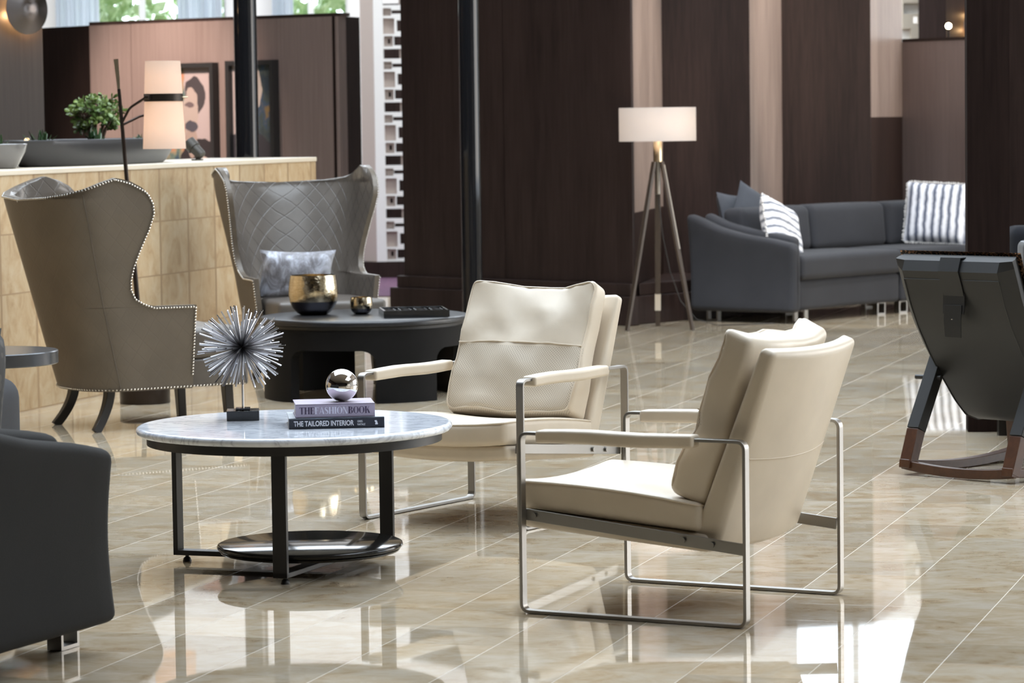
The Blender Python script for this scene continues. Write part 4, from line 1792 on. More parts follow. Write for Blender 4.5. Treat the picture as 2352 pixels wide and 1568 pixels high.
    pth = [(.298, .16, .194), (.302, .40, .194), (.29, .436, .194), (.0, .447, .194), (-.29, .436, .194), (-.302, .40, .194), (-.298, .16, .194)]
    beads(pth, .0165, dk)

    def cu(px, py, pz):
        y = py + .065
        k = interp([(-.32, .35), (-.2, .72), (-.05, .92), (.12, .97), (.19, 1.06), (.5, 1.06)], y)
        return (px * k, y, pz + .388 + .004 * noise.noise(Vector((px * 5, py * 5, 1))))
    MB().rbox((.565, .760, .140), .022, 9, (.004, .004, .010), cu).build('seat_cushion', M['taupe'], t)
    for sx in (-1, 1):
        # front legs taper straight, rear legs sweep back
        pts, ws = [], []
        for k in range(7):
            q = k / 6
            pts.append((sx * (.262 + .004 * q), .345 + .012 * q, .188 * (1 - q)))
            ws.append(lerp(.050, .030, q))
        MB().strip(pts, (1, 0, 0), ws, .042).build('front_leg', M['dark_leg'], t, bevel=.003)
        pts, ws = [], []
        for k in range(9):
            q = k / 8
            pts.append((sx * (.205 + .030 * q * q), -.225 - .085 * q ** 1.8, .188 * (1 - q)))
            ws.append(lerp(.052, .028, q))
        MB().strip(pts, (1, 0, 0), ws, .040).build('rear_leg', M['dark_leg'], t, bevel=.003)
    return t


M['taupe_shell'] = mk_quilt('faintly_quilted_taupe_leather', (.098, .078, .058), .42, .93, .12)
wing_chair('tall taupe leather wing chair turned away, beside the tiled planter wall', (-1.768, 14.70, 0), R(-59))
wing_chair('tall taupe leather wing chair facing forward with a silver pillow, behind the drum table', (-1.10, 17.09, 0), R(200))
# lumbar pillow on the facing chair
fw = Vector((.342, -.940))
sd = Vector((-.940, -.342))
pp = Vector((-1.10, 17.09)) + fw * .015 + sd * .076
o = MB().pillow(.43, .275, .13, 18, .10, None, .012, 4).build('lumbar_pillow', M['velvet'])
o.location = (pp.x, pp.y, .450 + .135)
o.rotation_euler = (R(-14), R(-1.5), R(20 + 180))
tag(o, 'silver crushed velvet lumbar pillow on the facing wing chair', 'pillow')


# ------------------------------------------------------------------ tripod floor lamp
L0 = Vector((.985, 20.92))
t = thing('tripod_floor_lamp', 'tripod floor lamp with a wide white drum shade beside the curved sofa', 'lamp', (L0.x, L0.y, 0))
MB().lathe([(.254, 1.252), (.256, 1.252), (.256, 1.474), (.254, 1.474), (.254, 1.252)], 64, cap=False).build('lamp_shade', M['shade_white'], t)
MB().lathe([(.030, 1.115), (.030, 1.270), (.026, 1.275), (.012, 1.28), (.012, 1.33), (0, 1.33)], 32).build('socket_sleeve', M['brass'], t, angle=50)
MB().lathe([(.013, .90), (.013, 1.12)], 20).build('centre_rod', M['nickel'], t)
for k in range(3):
    a = R(120 * k + 30)
    MB().tube([(0, 0, 1.29), (.127 * math.cos(a), .127 * math.sin(a), 1.285), (.253 * math.cos(a), .253 * math.sin(a), 1.275)], .003, 6).build('shade_spoke', M['nickel'], t)
tops = ((-.026, -.010), (.026, -.010), (.0, .030))
feet = ((-.222, -.138), (.213, -.138), (.003, .300))
for k in range(3):
    a = Vector((*tops[k], 1.115))
    b = Vector((*feet[k], .0))
    rad = Vector((feet[k][0], feet[k][1], 0)).normalized()
    wd = Vector((-rad.y, rad.x, 0))
    lg = MB().strip([a, a.lerp(b, .5), b], wd, [.036, .040, .030], .018).build('leg', M['walnut_leg'], t, bevel=.002)
    if k == 1:
        out = wd.cross((b - a).normalized())
        if out.y > 0:
            out = -out
        q0, q1 = a.lerp(b, .02) + out * .0095 + wd * .010, a.lerp(b, .52) + out * .0095 + wd * .010
        MB().strip([q0, q1], wd, .011, .002).build('leg_highlight', M['nickel'], lg, smooth=False)  # pale metal strip imitates the light highlight on this leg
    if k == 2:
        MB().strip([a.lerp(b, .80), a.lerp(b, .90)], wd, .040, .022).build('metal_band', M['nickel'], lg, smooth=False)
cord = [(.0, .02, .90), (.03, .05, .62), (.08, .10, .38), (.15, .16, .18), (.26, .20, .05), (.40, .24, .006), (.62, .27, .006), (.85, .40, .006)]
dense = []
for a, b in zip(cord, cord[1:]):
    for k in range(4):
        dense.append(Vector(a).lerp(Vector(b), k / 4))
MB().tube(dense, .0032, 6).build('power_cord', M['black_metal'], t)
MB().lathe([(0, 1.30), (.02, 1.31), (.03, 1.35), (.022, 1.385), (0, 1.40)], 16).build('bulb', plain('warm_bulb', (.9, .8, .6), .5, emit=(1, .72, .45), estr=12), t)
point('tripod_lamp_bulb', (L0.x + .03, L0.y - .06, 1.372), 5.5, (1.0, .78, .58), .03)

# ------------------------------------------------------------------ floor lamp with a waisted shade
C0 = Vector((-1.862, 15.86))
t = thing('cone_shade_floor_lamp', 'dark bronze floor lamp with a glowing waisted linen shade behind the wing chair', 'lamp', (C0.x, C0.y, 0))
MB().lathe([(0, 0), (.124, 0), (.127, .004), (.127, .090), (.123, .095), (.02, .097), (0, .097)], 48).build('drum_base', M['lamp_dark'], t)
ptop = Vector((-.098, .0, 1.585))
MB().tube([(0, 0, .09), Vector((0, 0, .09)).lerp(ptop, .5), ptop], [.0135, .0125, .0085], 16).build('pole', M['lamp_dark'], t)
MB().strip([ptop + Vector((0, 0, -.012)), ptop + Vector((-.004, 0, .05)), ptop + Vector((-.012, 0, .150))], (1, 0, .08), [.012, .018, .023], .004).build('brass_tip', M['brass'], t)
sx0 = .125
zr0, zr1 = 1.522, 1.556
MB().lathe([(.107, 1.282), (.108, 1.282), (.0955, 1.522), (.0945, 1.522), (.107, 1.282)], 48, (sx0, 0, 0), cap=False).build('lower_shade', M['shade_warm'], t)
MB().lathe([(.0955, 1.556), (.0965, 1.556), (.0885, 1.722), (.0875, 1.722), (.0955, 1.556)], 48, (sx0, 0, 0), cap=False).build('upper_shade', M['shade_warm'], t)
rg = MB().lathe([(.0945, zr0 - .002), (.0985, zr0 - .002), (.0985, zr1 + .002), (.0945, zr1 + .002), (.0945, zr0 - .002)], 48, (sx0, 0, 0), cap=False).build('shade_ring', M['lamp_dark'], t)
MB().tube([(sx0 + .097, -.01, 1.540), (sx0 + .125, -.012, 1.540)], .0035, 8).build('ring_screw', M['brass'], rg)
MB().tube([(sx0 - .082, -.070, 1.540), (sx0 - .058, -.090, 1.540)], .012, 12).build('ring_knuckle', M['lamp_dark'], rg)
pj = Vector((0, 0, .09)).lerp(ptop, (1.415 - .09) / (ptop.z - .09))
MB().tube(fillet([pj, pj + Vector((.045, -.03, .075)), Vector((sx0 - .080, -.072, 1.540))], .02, 5, False), .0065, 10).build('arm', M['lamp_dark'], t)
MB().tube([pj + Vector((0, 0, -.012)), pj + Vector((.085, .02, .030)), Vector((sx0 - .02, .10, 1.475)), Vector((sx0 - .01, .093, 1.525))], .0065, 10).build('arm', M['lamp_dark'], t)
MB().tube([(sx0 - .093, 0, 1.540), (sx0 + .093, 0, 1.540)], .004, 8).build('ring_bar', M['lamp_dark'], t)
MB().lathe([(0, 1.40), (.02, 1.41), (.03, 1.45), (.02, 1.49), (.012, 1.54), (0, 1.54)], 16, (sx0, 0, 0)).build('bulb', plain('amber_bulb', (.9, .7, .5), .5, emit=(1, .62, .34), estr=14), t)
point('cone_lamp_low_bulb', (C0.x + sx0, C0.y - .01, 1.375), 1.1, (1.0, .72, .54), .03)
point('cone_lamp_high_bulb', (C0.x + sx0, C0.y - .01, 1.63), 0.9, (1.0, .62, .40), .03)


# ------------------------------------------------------------------ curved sofa (built twice, turned)
def sofa(label, loc, rz, S, rho=6.2, group='curved sofas'):
    """origin at the front foot of the arm; +x runs to the back of the sofa, the seat sweeps off along -y"""
    t = thing('curved_sofa', label, 'sofa', loc, rz, group)
    DP = .86

    def P(r, s, z):
        """r metres from the seat front to the back, s metres along the seat front"""
        a = -s / rho
        q = rho + r
        return Vector((-rho + q * math.cos(a), q * math.sin(a), z))

    def seg(name, r0, r1, s0, s1, z0, z1, rad, mat, parent, n=12, lean=0.0, puff=(0, 0, 0), crown=0.0):
        cr, cs, cz = (r0 + r1) / 2, (s0 + s1) / 2, (z0 + z1) / 2

        def fn(x, y, z):
            return P(cr + x + lean * (z - (z0 - cz)), cs + y, cz + z + crown * (1 - (2 * y / (s1 - s0)) ** 2))
        return MB().rbox((r1 - r0, s1 - s0, z1 - z0), rad, n, puff, fn).build(name, mat, parent)
    # arm: its top drops from the back to the front
    top = [(-.01, .515), (.03, .545), (.15, .570), (.40, .605), (.60, .650), (.76, .715), (.87, .752)]

    def armf(x, y, z):
        r = DP / 2 + x
        k = (z + .35) / .70
        zz = lerp(.075, interp(top, r), k)
        return (r - .03 * (1 - k) * (1 if x > .3 else 0) + .0, y - .065 - .020 * math.sin(PI * min(1, max(0, k))) * (1 if y > 0 else 0) + .065 - .06, zz)
    mb = MB().rbox((DP, .13, .70), .045, 12, (0, 0, 0), lambda x, y, z: armf(x, y, z))
    mb.v = [Vector(p) + Vector((0, .125, 0)) for p in mb.v]
    mb.build('arm', S, t)

    # inner arm pad
    def padf(x, y, z):
        r = .43 + x
        k = (z + .15) / .30
        return (r, y - .055, lerp(.40, interp(top, r) + .028, k))
    MB().rbox((.72, .12, .30), .045, 10, (0, 0, 0), padf).build('arm_pad', S, t)
    cuts = [.0, 1.22, 2.44]
    for s0, s1 in zip(cuts, cuts[1:]):
        seg('base', .025, DP, s0 + .004, s1 - .004, .085, .290, .030, S, t, 12)
        seg('seat_cushion', -.006, .62, s0 + .002, s1 - .002, .292, .458, .040, S, t, 12, 0, (0, .0, .012))
        seg('back_frame', .70, DP, s0 + .004, s1 - .004, .292, .70, .045, S, t, 12)
    bc = [.10, .86, 1.62, 2.40]
    for s0, s1 in zip(bc, bc[1:]):
        seg('back_cushion', .50, .685, s0 + .003, s1 - .003, .455, .775, .050, S, t, 10, .10, (.02, 0, .004))
    # square chrome legs
    for r, s in ((.72, .02), (.035, .035), (.09, 1.06), (.70, .80), (.09, 1.30), (.70, 1.6), (.10, 2.30)):
        c = P(r, s, 0)
        a = -s / rho
        tx = Vector((-math.sin(a) * -1, -math.cos(a), 0))
        tx = Vector((math.sin(a), -math.cos(a), 0))
        rx = Vector((math.cos(a), math.sin(a), 0))
        dirv = rx if s < .1 else tx
        oth = tx if s < .1 else rx
        h = .085
        lp = [c - dirv * .040 + Vector((0, 0, .006)), c + dirv * .040 + Vector((0, 0, .006)), c + dirv * .040 + Vector((0, 0, h)), c - dirv * .040 + Vector((0, 0, h))]
        MB().strip(lp, oth, .045, .010, True).build('leg', M['brushed'], t, smooth=False)
    return t


SB = Vector((1.975, 21.30))
sofa('curved charcoal sofa against the stepped dark wall, with throw pillows', (SB.x, SB.y, 0), R(144.6), M['sofa'])
sofa('charcoal sofa with shade painted in, cut off by the left edge in the near foreground', (-1.172, 8.40, 0), R(246.5), M['sofa_shaded'])


def throw(name, label, mat, w, h, th, loc, rot, seed, pinch=.05, group='throw pillows on the curved sofa', fringe=None):
    o = MB().pillow(w, h, th, 18, pinch, None, .012, seed).build(name, mat)
    o.location = loc
    o.rotation_euler = rot
    tag(o, label, 'pillow', group)
    if fringe:
        m = MB()
        rr = random.Random(seed)
        for sx, sz in ((1, 0), (-1, 0), (0, 1), (0, -1)):
            for k in range(28):
                a = (k + .5) / 28 * 2 - 1
                x = sx * w / 2 * .985 if sx else a * w / 2 * .97
                z = sz * h / 2 * .985 if sz else a * h / 2 * .97
                d = Vector((sx * .012 + rr.uniform(-.004, .004), rr.uniform(-.006, .006), sz * .012 + rr.uniform(-.004, .004)))
                m.tube([(x, 0, z), Vector((x, 0, z)) + d], [.006, .004], 5)
        m.build('fringe', fringe, o)['kind'] = 'stuff'
    return o


throw('throw_pillow', 'dark slate throw pillow leaning in the corner of the curved sofa, leftmost', M['grey_cushion'], .40, .40, .12,
      (1.60, 22.08, .675), (R(-18), R(6), R(52)), 2)
throw('throw_pillow', 'slate pillow standing behind the striped fringed pillow', M['grey_cushion'], .42, .42, .12,
      (1.715, 22.00, .685), (R(-14), R(28), R(30)), 5)
throw('throw_pillow', 'white and slate striped fringed pillow leaning on the sofa arm', M['stripe_pillow'], .46, .46, .16,
      (1.868, 21.672, .600), (R(-18), R(18), R(56)), 9, .04, fringe=M['white_paint'])
throw('throw_pillow', 'upright blue and white striped pillow at the far end of the sofa', M['stripe_pillow_v'], .46, .44, .15,
      (3.10, 22.85, .690), (R(-10), R(3), R(-18)), 12, .04, fringe=M['white_paint'])

# ------------------------------------------------------------------ rocking chair seen from behind
RC = Vector((1.90, 12.22))
t = thing('rocking_chair', 'black leather rocking chair seen from behind with walnut runners at the right edge', 'chair', (RC.x, RC.y, 0), R(-46))
# local: +y is forward, +x is the sitter's right
shell_path = [(-.300, .842), (-.270, .770), (-.238, .685), (-.190, .590), (-.124, .490), (-.045, .390), (.030, .300), (.095, .240), (.175, .215), (.300, .250), (.450, .285)]
RW = .56


def shp(k):
    k = max(0, min(1, k)) * (len(shell_path) - 1)
    i = min(int(k), len(shell_path) - 2)
    f = k - i
    a, b = shell_path[i], shell_path[i + 1]
    return Vector((0, lerp(a[0], b[0], f), lerp(a[1], b[1], f)))


def shn(k):
    a, b = shp(k - .03), shp(k + .03)
    d = (b - a).normalized()
    return Vector((0, -d.z, d.y)) * 1.0, d


def rockf(px, py, pz):
    k = .5 - pz
    n, d = shn(k)
    return shp(k) - n * (-py) * -1 + Vector((px, 0, 0))


sm = MB()
rows = [0, .012, .04] + [.04 + .92 * i / 26 for i in range(1, 26)] + [.96, .988, 1.0]


def ring(k):
    """padded cross-section: flat back with a bevel to the outer edge, thickness towards the sitter"""
    n, d = shn(k)           # n points to the sitter's side
    if n.z < 0 and n.y < 0:
        n = -n
    e = min(1, min(k, 1 - k) / .04)
    hw = RW / 2
    bw = hw - .052
    th = .055
    p = shp(k)
    bev = .030 * e
    pts = [(-hw, .030), (-hw, .012), (-bw, -bev), (bw, -bev), (hw, .012), (hw, .030), (hw - .01, th), (-hw + .01, th)]
    return [p + Vector((x, 0, 0)) + n * y for x, y in pts]


vs, fs = [], []
for k in rows:
    vs += ring(k)
m = 8
for i in range(len(rows) - 1):
    for j in range(m):
        j2 = (j + 1) % m
        fs.append((i * m + j, i * m + j2, (i + 1) * m + j2, (i + 1) * m + j))
fs.append(tuple(range(m))[::-1])
fs.append(tuple((len(rows) - 1) * m + j for j in range(m)))
sm.add(vs, fs)
shl = sm.build('shell', M['rocker_black'], t, angle=22)
for x in (-(RW / 2 - .052), RW / 2 - .052):
    pts = []
    for i in range(40):
        k = lerp(.085, .97, i / 39)
        n, d = shn(k)
        pts.append(shp(k) + Vector((x, 0, 0)) - n * .0305)
    MB().tube(pts, .0028, 6).build('seam', M['rocker_black'], shl)
k = .085
n, d = shn(k)
MB().tube([shp(k) + Vector((-(RW / 2 - .052), 0, 0)) - n * .0305, shp(k) + Vector((RW / 2 - .052, 0, 0)) - n * .0305], .0028, 6).build('seam', M['rocker_black'], shl)
# seat pad on the sitter's side
pv = MB()


def padg(u, v):
    k = lerp(.0, .93, v)
    n, d = shn(k)
    x = lerp(-RW / 2 - .010, RW / 2 + .010, u)
    e = (1 - (2 * u - 1) ** 6) * (1 - (2 * v - 1) ** 10)
    return shp(k) + Vector((x, 0, 0)) + n * (.054 + .050 * max(0, e) ** .5) + Vector((0, 0, .014 * max(0, 1 - v * 8)))


pv.grid(padg, 16, 34)
pv.build('seat_pad', M['copper_spots'], t)
# hanging strap and tag at the middle of the back
sp = []
for k in (.0, .035, .07, .105, .14, .175):
    n, d = shn(k)
    sp.append(shp(k) - n * .0345)
sp = [shp(0) + Vector((0, .03, .012)), shp(0) + Vector((0, -.004, .012))] + sp[1:]
MB().strip(sp, (1, 0, 0), .096, .004).build('strap', M['rocker_black'], t)
tg = [sp[-1] + Vector((0, -.008, .02))]
MB().strip([sp[-1] + Vector((0, -.004, .035)), sp[-1] + Vector((0, -.007, -.03)), sp[-1] + Vector((0, -.010, -.055))], (1, 0, 0), [.104, .104, .098], .005).build('strap_loop', M['rocker_black'], t)
tgo = MB().strip([sp[-1] + Vector((0, -.012, -.02)), sp[-1] + Vector((0, -.016, -.08)), sp[-1] + Vector((.0, -.012, -.145))], (1, 0, 0), [.082, .084, .078], .004).build('strap_tag', M['rocker_black'], t, bevel=.001)
MB().lathe([(0, -.003), (.005, -.001), (.005, .001), (0, .003)], 12, tuple(sp[-1] + Vector((.0, -.0175, -.075)))).build('rivet', M['chrome'], tgo)
# rear legs: leather wrapped above, walnut below; side runners and the curved rear rail
for sx in (-1, 1):
    x = sx * (RW / 2 - .032)
    top, mid, bot = Vector((x, -.062, .448)), Vector((x, -.208, .172)), Vector((x, -.262, .032))
    MB().strip([top, mid], (1, 0, 0), .058, .050).build('upper_leg', M['rocker_black'], t, bevel=.002)
    MB().strip([mid, bot], (1, 0, 0), [.056, .052], .048).build('lower_leg', M['rocker_wood'], t, bevel=.002)
    run = []
    for i in range(17):
        q = i / 16
        y = lerp(-.285, .62, q)
        run.append((x, y, .0175 + .085 * ((y - .12) / .45) ** 2 * (.42 if y < .12 else .5)))
    MB().strip(run, (1, 0, 0), .050, .034).build('runner', M['rocker_wood'], t, bevel=.003)
    MB().strip([(x, .42, .060), (x, .40, .262)], (1, 0, 0), .040, .030).build('front_leg', M['rocker_wood'], t, bevel=.002)
for sx in (-1, 1):
    MB().tube([(sx * (RW / 2 - .075), -.105, .372), (sx * (RW / 2 + .035), -.125, .372)], .0095, 10).build('rod_stub', M['black_metal'], t)
rl = []
for i in range(15):
    q = i / 14 * 2 - 1
    rl.append((q * (RW / 2 - .01), -.262, .024 + .018 * q * q))
MB().strip(rl, (0, 1, .0), .024, .038).build('rear_rail', M['rocker_wood'], t, bevel=.003)

# ------------------------------------------------------------------ things cut off by the frame
t = thing('pinstripe_armchair', 'dark pinstriped armchair just showing at the right edge behind the rocking chair', 'chair', (2.485, 13.40, 0), R(3))
MB().rbox((.76, .16, .50), .03, 6, (0, 0, 0), lambda x, y, z: (x, y + .30 - .60, z + .625)).build('backrest', M['stripe_chair'], t)
MB().rbox((.76, .66, .22), .03, 6, (0, 0, 0), lambda x, y, z: (x, y + .02, z + .27)).build('seat', M['stripe_chair'], t)
for sx in (-1, 1):
    for sy in (-1, 1):
        MB().box((sx * .33, .02 + sy * .28, .085), (.04, .04, .17)).build('leg', M['dark_leg'], t, smooth=False)
t = thing('navy_armchair', 'dark navy armchair in the shade beyond the timber pier', 'chair', (2.99, 15.9, 0), R(12))
MB().rbox((.80, .20, .52), .06, 6, (0, 0, 0), lambda x, y, z: (x, y + .28, z + .57)).build('backrest', M['navy'], t)
MB().rbox((.80, .74, .30), .05, 6, (0, 0, 0), lambda x, y, z: (x, y, z + .26)).build('seat', M['navy'], t)
for sx in (-1, 1):
    for sy in (-1, 1):
        MB().box((sx * .33, sy * .28, .06), (.05, .05, .12)).build('leg', M['dark_leg'], t, smooth=False)
t = thing('charcoal_armchair', 'charcoal armchair mostly hidden behind the sofa arm at the left edge', 'chair', (-2.262, 11.15, 0), R(-10))
for sx in (-1, 1):
    MB().rbox((.17, .78, .42), .075, 8, (0, 0, 0), lambda x, y, z, sx=sx: (x + sx * .33, y, z + .285)).build('arm', M['sofa'], t)
MB().rbox((.50, .70, .30), .05, 8, (0, 0, 0), lambda x, y, z: (x, y + .03, z + .27)).build('seat', M['sofa'], t)
MB().rbox((.60, .18, .40), .07, 8, (0, 0, 0), lambda x, y, z: (x, y - .32, z + .53)).build('backrest', M['sofa'], t)
for sx in (-1, 1):
    for sy in (-1, 1):
        MB().box((sx * .33, sy * .30, .04), (.04, .04, .08)).build('leg', M['dark_leg'], t, smooth=False)
o = MB().pillow(.40, .40, .13, 16, .05, None, .01, 3).build('dotted_pillow', M['grey_spots'])
o.location = (-1.492, 8.385, .662)
o.rotation_euler = (R(5), R(2), R(66.5))
tag(o, 'dark dotted pillow standing on the near sofa at the left edge', 'pillow')

t = thing('round_side_table', 'round gunmetal side table with a thick top at the left edge', 'table', (-2.098, 12.60, 0))
MB().lathe([(0, .452), (.268, .452), (.272, .456), (.272, .502), (.268, .506), (0, .506)], 72).build('tabletop', M['metal_grey'], t)
MB().lathe([(.030, .02), (.030, .452)], 24).build('pedestal', M['metal_grey'], t)
MB().lathe([(0, 0), (.18, 0), (.18, .012), (.03, .02), (0, .02)], 48).build('foot_plate', M['metal_grey'], t)


# ------------------------------------------------------------------ bowls and plants on the planter wall
def on_wall(u, off):
    p = pw(u, off)
    return Vector((p.x, p.y, PTOP))


ang = math.atan2(PA.y, PA.x)
uc = 1.235
c = on_wall(uc, .33)
lb = thing('long_planter_bowl', 'long boat-shaped grey planter bowl on the tiled wall', 'planter', tuple(c), ang)
prof = [(0, 0), (.82, .0), (.86, .012), (.93, .06), (.985, .112), (1.0, .135), (.985, .140), (.955, .128), (.93, .105), (0, .100)]
MB().lathe(prof, 72, sx=1.01, sy=.235).build('bowl', M['ceramic_grey'], lb, angle=60)
MB().lathe([(0, .108), (.94, .108), (.94, .112), (0, .122)], 48, sx=1.0, sy=.232).build('soil', M['soil'], lb)
c2 = on_wall(.02, .20)
rb = thing('round_planter_bowl', 'round pale grey planter bowl cut off at the left edge', 'planter', (c2.x - .085, c2.y - .05, c2.z))
MB().lathe([(0, 0), (.075, 0), (.088, .010), (.130, .085), (.140, .122), (.136, .126), (.128, .115), (0, .100)], 48).build('bowl', M['ceramic_light'], rb, angle=60)
MB().lathe([(0, .104), (.126, .104), (.126, .106), (0, .110)], 32).build('soil', M['soil'], rb)


def leaf_mesh(mb, p, d, up, l, w, th):
    """fat succulent leaf from p along d"""
    d = d.normalized()
    s = d.cross(up)
    if s.length < 1e-3:
        s = d.cross(Vector((1, 0, 0)))
    s.normalize()
    n = s.cross(d).normalized()
    prof = [(0, .18), (.25, .75), (.6, 1.0), (.85, .78), (1.0, .12)]
    vs = []
    for q, ww in prof:
        c = p + d * (l * q) + n * (l * .12 * q * q)
        vs += [c - s * w * ww / 2, c + n * th * ww / 2, c + s * w * ww / 2, c - n * th * ww / 2]
    fs = []
    for i in range(len(prof) - 1):
        for k in range(4):
            k2 = (k + 1) % 4
            fs.append((i * 4 + k, i * 4 + k2, (i + 1) * 4 + k2, (i + 1) * 4 + k))
    fs.append((3, 2, 1, 0))
    o = (len(prof) - 1) * 4
    fs.append((o, o + 1, o + 2, o + 3))
    mb.add(vs, fs)


def jade(label, u, off):
    rng = random.Random(21)
    c = on_wall(u, off)
    t = thing('jade_plant', label, 'plant', (c.x, c.y, c.z + .112))
    tr, fo = MB(), MB()
    stems = []
    for k in range(7):
        a = 2 * PI * k / 7 + rng.uniform(-.3, .3)
        b0 = Vector((.02 * math.cos(a), .02 * math.sin(a), 0))
        b1 = Vector((.075 * math.cos(a) + rng.uniform(-.02, .02), .075 * math.sin(a), rng.uniform(.10, .15)))
        tr.tube([b0, b0.lerp(b1, .5) + Vector((0, 0, .015)), b1], [.012, .009, .007], 7)
        for q in range(8):
            d = Vector((rng.gauss(0, 1), rng.gauss(0, 1), rng.gauss(.35, .8))).normalized()
            tip = Vector((d.x * rng.uniform(.10, .175), d.y * rng.uniform(.10, .17), .165 + d.z * rng.uniform(.06, .12)))
            if tip.z < .06:
                tip.z = .06 + rng.uniform(0, .05)
            md = b1.lerp(tip, .5) + Vector((0, 0, .012))
            tr.tube([b1, md, tip], [.005, .0042, .003], 5)
            ax = (tip - b1).normalized()
            for w in range(11):
                aa = w * 2.4
                sd = ax.cross(Vector((.3, .1, 1))).normalized()
                s2 = ax.cross(sd).normalized()
                dv = (sd * math.cos(aa) + s2 * math.sin(aa)) * .9 + ax * rng.uniform(.2, 1.0)
                base = tip - ax * (w * .0055)
                leaf_mesh(fo, base, dv, ax, rng.uniform(.026, .042), rng.uniform(.016, .023), .006)
    tr.build('branches', M['bark'], t)
    fo.build('foliage', M['leaf'], t, weld=False)
    return t


jade('bushy jade plant in the middle of the long planter bowl', 1.30, .34)


def succulent(label, p, seed, n=26, size=.085, spread=1.0):
    rng = random.Random(seed)
    t = thing('small_succulent', label, 'plant', tuple(p), 0, 'small succulents in the planter bowls')
    fo = MB()
    for k in range(n):
        a = rng.uniform(0, 2 * PI)
        el = rng.uniform(.5, 1.4)
        d = Vector((math.cos(a) * math.cos(el), math.sin(a) * math.cos(el), math.sin(el)))
        base = Vector((rng.uniform(-.03, .03) * spread, rng.uniform(-.03, .03) * spread, 0))
        leaf_mesh(fo, base, d, Vector((0, 0, 1)), size * rng.uniform(.6, 1.1), .012, .005)
    fo.build('leaves', M['leaf_dark'], t, weld=False)


zs = Vector((0, 0, .114))
succulent('small spiky succulent at the left end of the long planter bowl', on_wall(.575, .33) + zs, 1)
succulent('low leafy succulent at the foot of the jade plant', on_wall(1.08, .25) + zs, 2, 34, .085)
succulent('small dark succulent at the right of the jade plant', on_wall(1.80, .30) + zs, 3, 22, .05)
succulent('small succulent in the round bowl at the left edge', Vector((c2.x - .10, c2.y - .05, c2.z + .106)), 4, 24, .065)


def uplight(label, base, ax, L, r):
    t = thing('garden_spotlight', label, 'lamp', tuple(base), 0, 'garden spotlights on the planter wall')
    ax = ax.normalized()
    c = Vector((0, 0, .055))
    a, b = c - ax * L * .35, c + ax * L * .65
    MB().tube([a, a.lerp(b, .12), a.lerp(b, .55), a.lerp(b, .56), b], [r * .70, r * .78, r * .82, r, r * 1.02], 24).build('lamp_body', M['lamp_khaki'], t, angle=30)
    MB().tube([b - ax * .004, b + ax * .0015], [r * .80, r * .80], 20).build('lens', M['lens'], t)
    MB().tube([(0, 0, 0), (0, 0, .05)], .012, 10).build('stem', M['lamp_khaki'], t)
    MB().lathe([(0, 0), (.035, 0), (.035, .008), (0, .010)], 20).build('foot', M['lamp_khaki'], t)


M['lamp_khaki'] = plain('khaki_lamp_body', (.040, .034, .026), .5, .2)
M['lens'] = plain('lit_lens', (.9, .7, .4), .2, emit=(1.0, .62, .28), estr=1.6)
uplight('khaki garden spotlight tilted up at the right end of the tiled wall', on_wall(2.63, .30), Vector((-.75, .35, .75)), .12, .040)
uplight('small lit spotlight glowing between the succulents and the jade plant', on_wall(.80, .52) + Vector((0, 0, .07)), Vector((.15, -.9, .25)), .07, .018)


# ------------------------------------------------------------------ pictures on the left partition
def on_part(px_f, off):
    a, b = Vector(LPa), Vector(LPb)
    d = (b - a).normalized()
    n = Vector((d.y, -d.x))
    if n.y > 0:
        n = -n
    return a.lerp(b, px_f) + n * off, d, n


def picture(label, f0, f1, z0, z1, mat):
    p, d, n = on_part((f0 + f1) / 2, 0)
    w = (Vector(LPb) - Vector(LPa)).length * (f1 - f0)
    t = thing('framed_portrait', label, 'picture', (p.x, p.y, (z0 + z1) / 2), math.atan2(d.y, d.x), 'portraits on the left partition')
    h = z1 - z0
    bw, dp = .035, .075
    fr = MB()
    for c, s in (((0, -dp / 2 - .001, h / 2 - bw / 2), (w, dp, bw)), ((0, -dp / 2 - .001, -h / 2 + bw / 2), (w, dp, bw)),
                 ((-w / 2 + bw / 2, -dp / 2 - .001, 0), (bw, dp, h - 2 * bw)), ((w / 2 - bw / 2, -dp / 2 - .001, 0), (bw, dp, h - 2 * bw))):
        fr.box(c, s)
    fr.build('frame', M['black_metal'], t, smooth=False)
    MB().box((0, -.030, 0), (w - 2 * bw, .006, h - 2 * bw)).build('canvas', mat, t, smooth=False)
    return t


picture('framed portrait of a dark-haired figure, left of the black column', .300, .532, 1.06, 1.872, M['art_light'])
picture('framed portrait in dark paint, partly behind the black column', .582, .770, 1.06, 1.880, M['art_dark'])


# ------------------------------------------------------------------ round wall sconces
def sconce(label, p, n, r, col, power):
    n = Vector((n[0], n[1], 0)).normalized()
    t = thing('disc_wall_sconce', label, 'lamp', p, 0, 'spun metal disc sconces')
    rot = n.to_track_quat('Z', 'Y')
    t.rotation_mode = 'QUATERNION'
    t.rotation_quaternion = rot
    MB().lathe([(0, 0), (.05, 0), (.05, .055), (0, .055)], 24).build('wall_mount', M['lamp_dark'], t)
    MB().lathe([(0, .060), (r, .060), (r, .064), (r * .5, .088), (0, .112)], 64).build('disc', M['spun'], t, angle=20)
    hal = MB().lathe([(.052, .030), (.075, .030), (.075, .050), (.052, .050), (.052, .030)], 32, cap=False)
    hal.build('light_ring', plain('sconce_glow', (.9, .7, .4), .5, emit=(1.0, .66, .32), estr=power), t)
    q = Vector(p) + n * .04
    for k in range(4):
        a = k * PI / 2 + .4
        off = rot @ Vector((math.cos(a) * r * .62, math.sin(a) * r * .62, 0))
        point('sconce_lamp', tuple(q + off), col, (1.0, .62, .30), .02)


